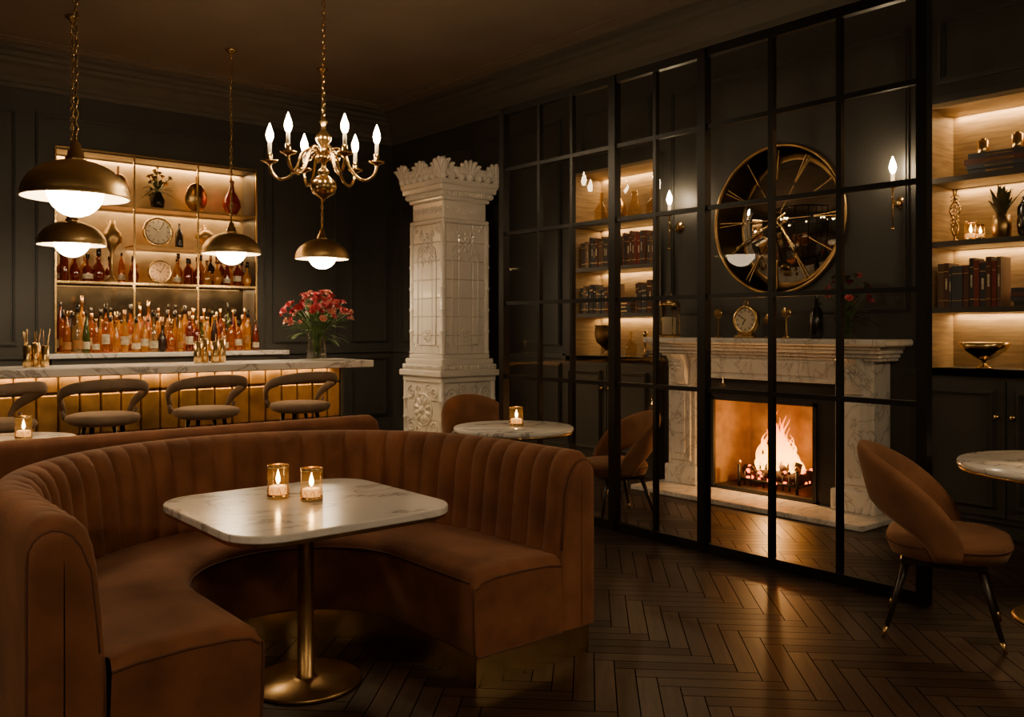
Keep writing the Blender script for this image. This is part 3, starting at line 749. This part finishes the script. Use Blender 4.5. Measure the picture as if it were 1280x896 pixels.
k.box(-.005, .005, -.1, .44, .03, .034, M_brass, T @ Matrix.Rotation(.5, 4, 'Z')); k.box(-.006, .006, -.08, .28, .034, .038, M_brass, T @ Matrix.Rotation(2.2, 4, 'Z'))
k.lathe([(.02, .016), (.02, .04), (0, .045)], (0, 0, 0), 16, M_brass, T)
k.build('round_wall_mirror')

BULB = [(.006, 0), (.012, .012), (.017, .032), (.016, .05), (.009, .072), (.003, .092), (0, .1)]
def sconce(y):
    k = MB(); zc = 2.29
    k.lathe([(.05, 0), (.05, .008), (.035, .018), (.018, .03), (.0, .034)], (0, 0, 0), 24, M_brass, Matrix.Translation((XR, y, zc)) @ NX)
    pts = [(XR - .02, y, zc), (XR - .07, y, zc - .035), (XR - .12, y, zc - .03), (XR - .15, y, zc + .02), (XR - .15, y, zc + .07)]
    k.tube(pts, .008, M_brass, 8)
    k.tube([(XR - .15, y, zc - .19), (XR - .15, y, zc + .1)], [.004, .008], M_brass, 8); k.ell((XR - .15, y, zc - .2), .012, .012, .016, M_brass)
    k.lathe([(.005, .08), (.03, .095), (.034, .105), (.012, .105), (.012, .1)], (XR - .15, y, zc), 18, M_brass)
    k.cyl((XR - .15, y, zc + .1), .014, .09, M_cream)
    k.lathe([(a * 1.45, b * 1.25) for a, b in BULB], (XR - .15, y, zc + .19), 14, M_bulb)
    k.build('wall_sconce')
sconce(3.05); sconce(5.09)

# ---------------------------------------------------------------- bar
b = MB()
XE = 4.67; YC = 7.75
b.rbox(-1.6, XE, YC, 8.48, .985, 1.055, .008, M_marb)
b.box(-1.5, 4.42, 8.03, 8.40, 0, .985, M_cab)
x = -1.5
while x < 4.4:
    x1 = min(x + .165, 4.42)
    for a, c_ in ((.12, .47), (.48, .83), (.84, .985)):
        b.rbox(x + .004, x1 - .004, 7.985, 8.035, a, c_, .014, M_tile)
    x += .165
b.box(-1.5, 4.44, 7.97, 8.03, 0, .11, M_brassd)
b.box(4.42, 4.45, 7.98, 8.42, 0, .985, M_cab)
b.tube([(-1.5, 7.80, .2), (4.4, 7.80, .2)], .022, M_brass, 10)
for x in (-1, .2, 1.4, 2.6, 3.8): b.tube([(x, 7.80, .2), (x, 7.98, .2)], .012, M_brass, 8)
barob = b.build('bar_counter')
alight('bar_led', (1.4, 7.955, .978), (0, 0, 0), 5.8, .02, 32, (1.0, 0.58, 0.2), barob)

bb = MB()
x0, x1, zb, zt = NB
bb.box(x0, x1, YB + .34, YB + .36, 1.87, zt, M_bmirror); bb.box(x0, x1, YB + .34, YB + .36, zb, 1.87, M_dmirror)
bb.box(x0, x0 + .02, YB, YB + .34, zb, zt, M_shelf); bb.box(x1 - .02, x1, YB, YB + .34, zb, zt, M_shelf); bb.box(x0, x1, YB, YB + .34, zt - .02, zt, M_shelf)
bb.rbox(2.08, 4.66, YB - .26, YB + .34, 1.07, 1.12, .008, M_marb)
bb.box(2.12, 4.55, YB - .22, YB - .002, 0, 1.07, M_cab)
for a in (2.2, 2.9, 3.6): frame_y(bb, a, a + .6, .15, .95, YB - .22, M_cab)
for z in (1.87, 2.70):
    bb.box(x0, x1, YB - .02, YB + .3, z - .022, z, M_brass if z < 2 else M_brassd)
bb.box(2.97, x1, YB - .02, YB + .3, 2.26, 2.28, M_brassd)
for x in (x0 + .008, 2.97, 3.66, x1 - .01):
    bb.box(x - .009, x + .009, YB - .03, YB - .012, 1.12, zt, M_brass)
for z in (zt - .01, 1.12): bb.box(x0, x1, YB - .03, YB - .012, z, z + .018, M_brass)
bbo = bb.build('back_bar_shelving')
xc = (x0 + x1) / 2
for (z, p) in ((zt - .03, 20), (2.66, 6), (2.245, 3.5), (1.835, 14)):
    alight('led_strip', (xc if z != 2.245 else 3.66, YB + .30, z), (0, 0, 0), x1 - x0 - .1 if z != 2.245 else 1.3, .025, p, LED, bbo)
alight('led_strip', (xc, YB - .0, 1.835), (math.radians(-8), 0, 0), x1 - x0 - .1, .02, 15, LED, bbo)
alight('led_strip', (xc, YB + .0, 2.66), (0, 0, 0), x1 - x0 - .1, .02, 6, LED, bbo)

def bottle(k, x, y, z, H, r, mat, kind):
    T = Matrix.Translation((x, y, z))
    if kind == 0: p = [(r * .9, 0), (r, .01), (r, H * .58), (r * .75, H * .66), (r * .3, H * .74), (r * .28, H * .9), (r * .34, H * .9), (r * .34, H * .93)]
    elif kind == 1: p = [(r * 1.1, 0), (r * 1.2, .01), (r * 1.25, H * .4), (r * 1.0, H * .52), (r * .35, H * .6), (r * .3, H * .85), (r * .4, H * .86), (r * .4, H * .9)]
    elif kind == 2: p = [(r * .85, 0), (r * .9, .01), (r * .9, H * .5), (r * .6, H * .7), (r * .28, H * .82), (r * .26, H * .95)]
    else: p = [(r * .8, 0), (r * 1.25, H * .15), (r * 1.3, H * .3), (r * .9, H * .48), (r * .35, H * .58), (r * .3, H * .8), (r * .45, H * .82)]
    sg = 12 if kind != 1 else 8
    k.lathe(p, (0, 0, 0), sg, mat, T)
    rt = p[-1][0]; zt_ = p[-1][1]
    cm = random.choice([M_brass, M_dark, M_dark, M_copper])
    k.lathe([(rt * 1.2, zt_ - H * (.12 if kind == 0 else .06)), (rt * 1.2, H), (0, H)], (0, 0, 0), 10, cm, T)
    if kind != 3 and R() < .8:
        rl = p[1][0] * (1.02 if kind == 0 else 1.04) + .001
        a0, a1 = (.18, .38) if kind == 0 else (.1, .27)
        k.lathe([(rl, H * a0), (rl * (1.0 if kind != 1 else 1.03), H * a1)], (0, 0, 0), sg, random.choice([M_label, M_label, M_label2]), T, cap=False)
k = MB()
for row, (yy, n) in enumerate(((YB + .17, 21), (YB + .03, 22), (YB - .12, 22))):
    for i in range(n):
        x = x0 + .09 + (x1 - x0 - .14) * (i + U(-.15, .15)) / (n - 1) * .99
        H = U(.34, .46) + (.08 if row == 0 else 0) + (.1 if R() < .15 else 0)
        bottle(k, x, yy + U(-.01, .01), 1.12, H, U(.036, .043), random.choices(BT, [6, 7, 2, 1, 2, 1])[0], random.choices((0, 1, 2, 3), (5, 2, 2, 1))[0])
k.build('liquor_bottles')
k = MB()
for row, (yy, n) in enumerate(((YB + .19, 17), (YB + .05, 18))):
    for i in range(n):
        x = x0 + .1 + (x1 - x0 - .2) * i / (n - 1)
        if abs(x - 3.26) < .17 or (abs(x - 2.76) < .12 and row == 1): continue
        bottle(k, x + U(-.01, .01), yy, 1.87, U(.28, .37), U(.038, .048), random.choices(BT, [5, 4, 4, .5, 1, 1.5])[0], random.choices((0, 1, 2, 3), (3, 3, 1, 2))[0])
k.build('liquor_bottles')
clock('shelf_clock', Vector((3.26, YB + .04, 2.00)), .128, NY, False, M_copper)
clock('shelf_clock', Vector((3.24, YB + .04, 2.445)), .165, NY, False)
vessel('tall_glass_vase', (2.76, YB + .05, 1.87), [(0, 0), (.06, 0), (.05, .02), (.02, .06), (.02, .32), (.05, .38), (.1, .43), (.1, .52), (.04, .6), (.05, .66), (.04, .66)], M_brassd)
vessel('silver_urn', (3.78, YB + .1, 2.28), [(0, 0), (.05, 0), (.05, .01), (.015, .04), (.05, .08), (.1, .13), (.1, .18), (.05, .23), (.02, .26), (.03, .28), (0, .3)], M_brassd)
vessel('red_candle_jar', (4.05, YB + .1, 2.28), [(0, 0), (.05, 0), (.055, .01), (.055, .16), (.03, .2), (.03, .22), (0, .22)], M_redglass)
vessel('dark_bottle', (3.50, YB + .12, 2.28), [(0, 0), (.04, 0), (.045, .01), (.045, .16), (.015, .22), (.015, .28), (0, .28)], M_dark)
def paddle(x, h, w_, m):
    k = MB(); T = Matrix.Translation((x, YB + .2, 2.70 + w_ * 1.36)) @ Matrix.Rotation(.06, 4, 'X')
    k.lathe([(0, -.012), (w_ * .9, -.012), (w_, -.004), (w_ * .96, .012), (0, .012)], (0, 0, 0), 28, m, T @ NY @ Matrix.Scale(1.35, 4, (0, 1, 0)))
    k.box(-.012, .012, -.012, .012, w_ * 1.2, w_ * 1.2 + h * .2, m, T); k.build('copper_pan')
paddle(2.86, .5, .135, M_copper); paddle(3.72, .46, .13, M_brass)
vessel('red_vase', (4.10, YB + .1, 2.70), [(0, 0), (.05, 0), (.06, .01), (.11, .1), (.1, .18), (.04, .28), (.025, .36), (.035, .4), (.03, .4)], M_redglass)
bouquet('dried_flower_vase', (3.26, YB + .12, 2.70), [(0, 0), (.05, 0), (.07, .02), (.08, .1), (.05, .16), (.06, .19), (.05, .19)], M_dark, 14, .16, .26, [M_brassd, M_wood], .8, 40, M_dgreen)

def cup(k, x, y, r_, h, m): k.lathe([(r_ * .9, 0), (r_, .006), (r_, h), (r_ * .93, h), (r_ * .9, .012), (0, .012)], (x, y, 1.055), 20, m)
k = MB()
for (dx, dy, h) in ((-.11, 0, .2), (-.03, .05, .23), (.05, 0, .2), (.13, .04, .22)):
    cup(k, 3.13 + dx, 8.15 + dy, .038, h, M_brass); k.tube([(3.13 + dx, 8.15 + dy, 1.1), (3.13 + dx + .01, 8.15 + dy, 1.055 + h + .07)], .004, M_brassd, 5)
k.build('bar_jiggers')
k = MB()
for (dx, dy, h) in ((-.06, 0, .18), (.01, .05, .2), (.07, 0, .18)):
    cup(k, 1.66 + dx, 8.15 + dy, .033, h, M_brass)
    for q in range(3): k.tube([(1.66 + dx, 8.15 + dy, 1.08), (1.66 + dx + U(-.035, .05), 8.15 + dy + U(-.03, .03), 1.055 + h + U(.08, .15))], .004, M_brass, 5)
k.build('bar_spoons_in_cups')
bouquet('flower_vase', (4.22, 8.12, 1.055), [(0, 0), (.07, 0), (.095, .01), (.1, .1), (.085, .2), (.11, .26), (.105, .26)], M_clear, 84, .37, .42, [M_pink, M_red, M_coral, M_pink], 1.1, 80)

# ---------------------------------------------------------------- bar stools
def make_stool():
    k = MB(); zs = .72
    k.lathe([(0, -.08), (.2, -.08), (.25, -.06), (.268, -.03), (.258, -.006), (.22, .006), (.1, .012), (0, .013)], (0, 0, zs), 36, M_stool)
    rows = []
    for i in range(37):
        a = math.radians(-125 + 250 * i / 36); c_ = max(0, math.cos(a * .72))
        rz = zs - .01 + .255 * c_ ** .5
        q = .29 + .025 * c_
        p = Vector((q * math.sin(a), -q * math.cos(a), rz)); o = Vector((math.sin(a), -math.cos(a), 0)); row = []
        for j in range(12):
            t = 2 * pi * j / 12; row.append(p + o * (.022 * math.cos(t)) + Vector((0, 0, .042 * math.sin(t))))
        rows.append(row)
    k.grid(rows, M_stool, True, False, True)
    k.add([tuple(v) for v in rows[0]], [list(range(12))], M_stool); k.add([tuple(v) for v in rows[-1]], [list(range(12))], M_stool)
    for a in (-108, 108):
        a = math.radians(a)
        k.tube([(.24 * math.sin(a), -.24 * math.cos(a), zs - .05), (.29 * math.sin(a), -.29 * math.cos(a), zs + .03)], .014, M_stool, 8)
    for a in (45, 135, 225, 315):
        a = math.radians(a)
        k.tube([(.15 * math.sin(a), .15 * math.cos(a), zs - .07), (.25 * math.sin(a), .25 * math.cos(a), 0)], [.018, .011], M_leg, 10)
    k.tube([(.218 * math.cos(2 * pi * i / 32), .218 * math.sin(2 * pi * i / 32), .25) for i in range(32)], .009, M_brass, 8, True)
    return k
so = make_stool().build('bar_stool', loc=(1.20, 7.18, 0))
so.location = (1.93, 7.18, 0)
inst(so, (2.73, 7.18, 0)); inst(so, (3.57, 7.18, 0)); inst(so, (1.20, 7.15, 0), .5)

# ---------------------------------------------------------------- curved booth
def booth():
    CX, YE, YCn = 1.6, 2.66, 3.18
    def pos(s_, r_):
        L1 = YCn - YE; La = pi * .95
        if s_ < L1: return (CX - r_, YE + s_)
        if s_ < L1 + La:
            a = pi - (s_ - L1) / .95
            return (CX + r_ * math.cos(a), YCn + r_ * math.sin(a))
        return (CX + r_, YCn - (s_ - L1 - La))
    TOT = 2 * (YCn - YE) + pi * .95
    k = MB()
    P = [(.875, .13, 0), (.875, .40, .3), (.885, .46, 1), (.892, .54, 1), (.90, .62, 1), (.908, .70, 1), (.918, .76, 1), (.935, .805, .95), (.96, .838, .8), (.99, .855, .5), (1.02, .86, .15), (1.045, .853, 0), (1.066, .835, 0), (1.078, .81, 0), (1.08, .77, 0), (1.08, .6, 0), (1.08, .4, 0), (1.08, .13, 0)]
    NR = 38; per = 10; n = NR * per
    rows = []
    for i in range(n + 1):
        s_ = TOT * i / n; ph = (i % per) / per
        rib = math.sqrt(max(0, math.sin(pi * ph))) if i % per else 0
        e = min(s_, TOT - s_); er = .06
        drop = 0 if e > er else (er - math.sqrt(max(0, er * er - (er - e) ** 2))) * .6
        row = []
        for (r_, z, wgt) in P:
            rr_ = r_ - .028 * rib * wgt + (.012 * wgt)
            zz = z + .006 * rib * wgt * (1 if z > .8 else 0) - (drop if z > .75 else 0)
            x, y = pos(s_, rr_); row.append((x, y, zz))
        rows.append(row)
    k.grid(rows, M_velvet)
    for row in (rows[0], rows[-1]):
        xm_ = (row[3][0] + row[-2][0]) / 2
        def shrink(q, dy): return [(xm_ + (p[0] - xm_) * q, p[1] + dy, .13 + (p[2] - .13) * (1 - (1 - q) * .12)) for p in row]
        k.grid([row, shrink(.96, -.012), shrink(.86, -.020), shrink(.6, -.024), shrink(.2, -.026), shrink(0.02, -.026)], M_velvet)
        k.tube([Vector(p) + Vector((0, -.004, 0)) for p in row[2:]], .005, M_pipe, 6)
    S = [(.90, .44), (.80, .452), (.65, .458), (.52, .455), (.46, .445), (.432, .425), (.42, .395), (.418, .36), (.42, .25), (.425, .145), (.44, .13), (.88, .13)]
    m = 110; rows = []
    for i in range(m + 1):
        s_ = TOT * i / m
        rows.append([(*pos(s_, r_ if r_ < .89 or (0 < i < m) else .87), z) for (r_, z) in S])
    def endrow(row, dy, dz): return [(p[0], p[1] + dy, p[2] + (dz if p[2] > .4 else 0)) for p in row]
    rows = [endrow(rows[0], -.030, -.035), endrow(rows[0], -.02, -.012)] + rows + [endrow(rows[-1], -.02, -.012), endrow(rows[-1], -.030, -.035)]
    k.grid(rows, M_velvet)
    for row in (rows[0], rows[-1]):
        k.add([tuple(p) for p in row], [list(range(len(row)))], M_velvet)
        k.tube([Vector(p) + Vector((0, -.001, 0)) for p in row], .0045, M_pipe, 6)
    k.tube([(pos(TOT * i / m, .423)[0], pos(TOT * i / m, .423)[1], .41) for i in range(m + 1)], .0055, M_pipe, 6)
    rows = []
    for i in range(m + 1):
        s_ = TOT * i / m
        rows.append([(*pos(s_, .455), .13), (*pos(s_, .455), 0), (*pos(s_, 1.06), 0), (*pos(s_, 1.06), .13)])
    k.grid(rows, M_brass, False)
    for row in (rows[0], rows[-1]): k.add([tuple(p) for p in row], [(0, 1, 2, 3)], M_brass)
    return k.build('curved_booth_sofa', recenter=True)
booth()

k = MB(); yb0 = 4.62
P = [(0, .13), (0, .75), (.008, .80), (.03, .838), (.07, .85), (.11, .845), (.14, .82), (.15, .78), (.16, .45), (.17, .3)]
n = 400; rows = []; xa, xb_ = -1.2, 2.83
for i in range(n + 1):
    u = i / n; x = xa + (xb_ - xa) * u; rib = math.sqrt(math.sin(pi * (i % 10) / 10)) if i % 10 else 0
    e = min(x - xa, xb_ - x); dr = 0 if e > .06 else (.06 - math.sqrt(max(0, .0036 - (.06 - e) ** 2))) * .8
    rows.append([(x, yb0 + d_ + (.02 * rib if d_ > .1 else 0), z - (dr if z > .74 else 0)) for d_, z in P])
k.grid(rows, M_velvet)
for row in (rows[0], rows[-1]): k.add(row, [list(range(len(row)))], M_velvet)
k.rbox(xa + .01, xb_ - .01, yb0 + .12, yb0 + .68, .13, .45, .03, M_velvet)
k.box(xa + .03, xb_ - .03, yb0 + .03, yb0 + .64, 0, .13, M_brassd)
k.build('banquette_sofa')

# ---------------------------------------------------------------- tables
def rsq(h, r_, n=8):
    pts = []
    for (cx_, cy_, a0) in ((h - r_, h - r_, 0), (-h + r_, h - r_, pi / 2), (-h + r_, -h + r_, pi), (h - r_, -h + r_, 3 * pi / 2)):
        for i in range(n + 1):
            a = a0 + pi / 2 * i / n; pts.append((cx_ + r_ * math.cos(a), cy_ + r_ * math.sin(a)))
    return pts
k = MB(); hz = .70
def slabpts(h0, r0, z0_, z1_, mat, ch=.004):
    rows = []
    for (h, r_, z) in ((h0 - ch, r0 - ch, z0_), (h0, r0, z0_ + ch), (h0, r0, z1_ - ch), (h0 - ch, r0 - ch, z1_)):
        rows.append([(1.585 + x, 3.14 + y, z) for x, y in rsq(h, r_)])
    k.grid(rows, mat, False, False, True)
    n_ = len(rows[0]); k.add(rows[0], [list(range(n_))], mat); k.add(rows[-1], [list(range(n_))], mat)
slabpts(.445, .17, hz - .028, hz, M_marb)
slabpts(.438, .165, hz - .042, hz - .028, M_brass, .002)
k.lathe([(.21, 0), (.215, .006), (.21, .016), (.05, .022), (.032, .03), (.032, .64), (.12, .65), (.12, .658)], (1.585, 3.14, 0), 40, M_brassd)
k.build('marble_pedestal_table')
candle_holder('candle_holder', (1.545, 3.30, hz), .042, .13); candle_holder('candle_holder', (1.625, 3.17, hz), .043, .125)
def round_table(loc, R_, h=.74):
    k = MB()
    k.lathe([(R_ - .004, -.026), (R_, -.02), (R_, -.005), (R_ - .005, 0), (0, 0)], (loc[0], loc[1], h), 56, M_marb)
    k.lathe([(R_ - .03, -.04), (R_ - .008, -.04), (R_ - .008, -.026), (0, -.026)], (loc[0], loc[1], h), 56, M_brass)
    k.lathe([(.26, 0), (.265, .008), (.25, .02), (.1, .04), (.045, .06), (.026, .1), (.024, .62), (.05, .66), (.12, .70), (.12, .702)], (loc[0], loc[1], h - .74), 40, M_brassd)
    k.build('round_marble_table')
round_table((3.68, 4.37), .39); round_table((4.66, 1.45), .5); round_table((1.05, 5.75), .34, .74)
candle_holder('candle_holder', (3.73, 4.40, .74), .045, .12); candle_holder('candle_holder', (1.10, 5.70, .74), .045, .13)

# ---------------------------------------------------------------- chairs
def make_chair():
    k = MB(); sz = .47
    def sup(a, rx, ry, e=2.6):
        c_, s_ = math.cos(a), math.sin(a)
        return (rx * math.copysign(abs(c_) ** (2 / e), c_), ry * math.copysign(abs(s_) ** (2 / e), s_))
    rows = []
    for (q, z) in ((.01, -.11), (.8, -.11), (.93, -.095), (.99, -.055), (1.0, -.025), (.97, -.006), (.88, .006), (.6, .014), (.01, .016)):
        rows.append([(sup(2 * pi * i / 40, .265 * q, .27 * q)[0], sup(2 * pi * i / 40, .265 * q, .27 * q)[1] + .03, sz + z) for i in range(40)])
    k.grid(rows, M_chair, True, False, True)
    k.tube([(sup(2 * pi * i / 40, .266, .271)[0], sup(2 * pi * i / 40, .266, .271)[1] + .03, sz - .04) for i in range(40)], .005, M_pipe, 6, True)
    A = math.radians(106); n = 44; m = 10
    outer = []
    for i in range(n + 1):
        a = -A + 2 * A * i / n; q = abs(a) / A
        zt_ = sz + .02 + .39 * max(0, math.cos(q * pi / 2)) ** .75
        zb_ = sz - .09 + .20 * max(0, math.cos(min(pi / 2, abs(a) * 1.1))) ** .6
        ro = []; ri = []
        for j in range(m + 1):
            t = j / m; z = zb_ + (zt_ - zb_) * t
            lean = .10 * (z - sz) + .10 * max(0, z - sz) * max(0, math.cos(a))
            edge = .022 * math.sqrt(max(0, 1 - (2 * t - 1) ** 4)) + .003
            rx = .285 + lean; ry = .275 + lean * 1.2
            sx_, cy_ = math.sin(a), -math.cos(a)
            ro.append(((rx + edge) * sx_, (ry + edge) * cy_ + .01, z)); ri.append(((rx - edge) * sx_, (ry - edge) * cy_ + .01, z))
        outer.append(ro + ri[::-1])
    k.grid(outer, M_chair, True, False, True)
    for r_ in (outer[0], outer[-1]): k.add(r_, [list(range(len(r_)))], M_chair)
    k.rbox(-.2, .2, -.17, .19, sz - .135, sz - .105, .006, M_leg)
    for sx_ in (-1, 1):
        for sy_ in (-1, 1):
            a = Vector((.17 * sx_, .15 * sy_ + .01, sz - .115)); b_ = Vector((.25 * sx_, .25 * sy_ + .01, 0)); c_ = a.lerp(b_, .86)
            k.tube([a, c_], [.019, .011], M_leg, 10); k.tube([c_, b_], [.0115, .008], M_brass, 10)
    return k
ch = make_chair().build('tub_chair', loc=(0, 0, 0))
def face(dx, dy): return math.atan2(-dx, dy)
ch.location = (4.105, 1.825, 0); ch.rotation_euler = (0, 0, face(.40, -.92)); ch.scale = (.96, .96, .96)
inst(ch, (4.74, 4.45, 0), face(-.9, .35), .87); inst(ch, (4.48, 5.78, 0), face(-.4, -1), .92)

# ---------------------------------------------------------------- lamps
def chain(k, x, y, z0_, z1_, mat=M_brass, ln=.05):
    n = int((z1_ - z0_) / (ln * .78)); st_ = (z1_ - z0_) / n
    for i in range(n):
        zc = z0_ + st_ * (i + .5); pts = []
        for j in range(10):
            a = 2 * pi * j / 10; u = .013 * math.cos(a); v_ = ln * .5 * math.sin(a)
            pts.append((x + (u if i % 2 else 0), y + (0 if i % 2 else u), zc + v_))
        k.tube(pts, .004, mat, 5, True)
def pendant(x, y, z, D=.56, nm='pendant_lamp'):
    k = MB(); r_ = D / 2; dome = []
    for i in range(15):
        a = pi / 2 * i / 14; dome.append((r_ * math.cos(a) if i < 14 else .03, r_ * .72 * math.sin(a)))
    k.lathe([(r_ * 1.0, -.012), (r_ * 1.015, -.006)] + dome[0:], (x, y, z), 48, M_shade, cap=False)
    k.lathe([(r_ * .985, -.012)] + [(p[0] * .98, p[1] * .98 - .004) for p in dome], (x, y, z), 48, M_cream, cap=False)
    k.lathe([(r_ * .985, -.012), (r_ * 1.0, -.012)], (x, y, z), 48, M_brass, cap=False)
    zt_ = z + r_ * .72
    k.lathe([(.055, -.01), (.055, .01), (.045, .02), (.04, .05), (.03, .06), (.028, .09), (.012, .1), (.008, .13), (0, .13)], (x, y, zt_), 20, M_brass)
    g = r_ * .53; gl = [(g * math.sin(pi * i / 14), -g * math.cos(pi * i / 14)) for i in range(15)]
    k.lathe(gl, (x, y, z + g * .2), 28, M_globe, cap=False)
    chain(k, x, y, zt_ + .12, ZC - .05)
    k.tube([(x + .004, y + .004, zt_ + .1), (x + .004, y + .004, ZC - .02)], .003, M_black, 5)
    k.lathe([(.006, -.07), (.012, -.06), (.02, -.04), (.055, -.015), (.06, 0), (.0, 0)], (x, y, ZC), 24, M_brass)
    return k.build(nm)
pendant(1.29, 5.34, 2.12)
for x in (2.0, 3.44, 4.43): pendant(x, 8.4, 2.12)
for p in ((-0.9, 2.6), (3.3, .3), (0.4, -1.4)): pendant(p[0], p[1], 2.35)  # extra pendants out of view, added only as fill light

k = MB(); x, y = 2.90, 5.48; zb = 2.25
k.lathe([(0, 0), (.008, .004), (.012, .02), (.03, .03), (.075, .06), (.09, .1), (.085, .135), (.05, .17), (.025, .185), (.04, .2), (.04, .215), (.018, .235), (.018, .27), (.045, .29), (.05, .31), (.022, .34), (.02, .38), (.05, .42), (.055, .45), (.02, .49), (.014, .53), (.03, .55), (.012, .575), (.008, .6), (0, .6)], (x, y, zb), 28, M_brass)
for i in range(6):
    a = math.radians(24 + 60 * i); d = Vector((math.cos(a), math.sin(a), 0)); O = Vector((x, y, zb))
    cr = [(.03, .31), (.08, .37), (.14, .34), (.18, .24), (.235, .17), (.30, .155), (.35, .20), (.365, .26)]
    pts = []
    for j in range(len(cr) - 1):
        p0 = cr[max(0, j - 1)]; p1 = cr[j]; p2 = cr[j + 1]; p3 = cr[min(len(cr) - 1, j + 2)]
        for t in (0, .25, .5, .75):
            q = [0.5 * ((2 * p1[c_]) + (-p0[c_] + p2[c_]) * t + (2 * p0[c_] - 5 * p1[c_] + 4 * p2[c_] - p3[c_]) * t * t + (-p0[c_] + 3 * p1[c_] - 3 * p2[c_] + p3[c_]) * t ** 3) for c_ in (0, 1)]
            pts.append(O + d * q[0] + Vector((0, 0, q[1])))
    pts.append(O + d * .365 + Vector((0, 0, .265)))
    k.tube(pts, .0105, M_brass, 8)
    scroll(k, Matrix.Translation(O + d * .10 + Vector((0, 0, .30))) @ Matrix.Rotation(a, 4, 'Z') @ Matrix.Rotation(pi / 2, 4, 'X'), .035, M_brass, 1.2, 1)
    E = O + d * .365
    k.lathe([(.008, .25), (.02, .262), (.05, .272), (.056, .285), (.05, .283), (.018, .277), (.02, .30), (.018, .33), (.012, .33)], tuple(E), 20, M_brass)
    k.lathe([(.013, .30), (.013, .41), (0, .41)], tuple(E), 12, M_cream)
    k.lathe([(a_ * 1.5, b_ * 1.35) for a_, b_ in BULB], (E.x, E.y, zb + .405), 14, M_bulb)
chain(k, x, y, zb + .59, ZC - .05)
k.lathe([(.006, -.08), (.015, -.06), (.06, -.02), (.07, 0), (0, 0)], (x, y, ZC), 24, M_brass)
cho = k.build('chandelier')
for p in ((0.2, -.3), (4.6, -.6)): inst(cho, (p[0], p[1], cho.location.z))  # unseen chandelier copies, added to brighten the room from outside the frame

wd = bpy.data.worlds.new('world'); scene.world = wd; wd.use_nodes = True
wd.node_tree.nodes['Background'].inputs[0].default_value = (0.05, 0.035, 0.025, 1); wd.node_tree.nodes['Background'].inputs[1].default_value = 0.3

cam = bpy.data.cameras.new('camera'); co = bpy.data.objects.new('camera', cam); scene.collection.objects.link(co)
co.location = (0, 0, 1.38); co.rotation_euler = (pi / 2, 0, math.radians(-40))
cam.sensor_width = 36; cam.lens = 1098 / 1280 * 36; cam.shift_y = -38 / 1280; cam.clip_start = .05
scene.camera = co
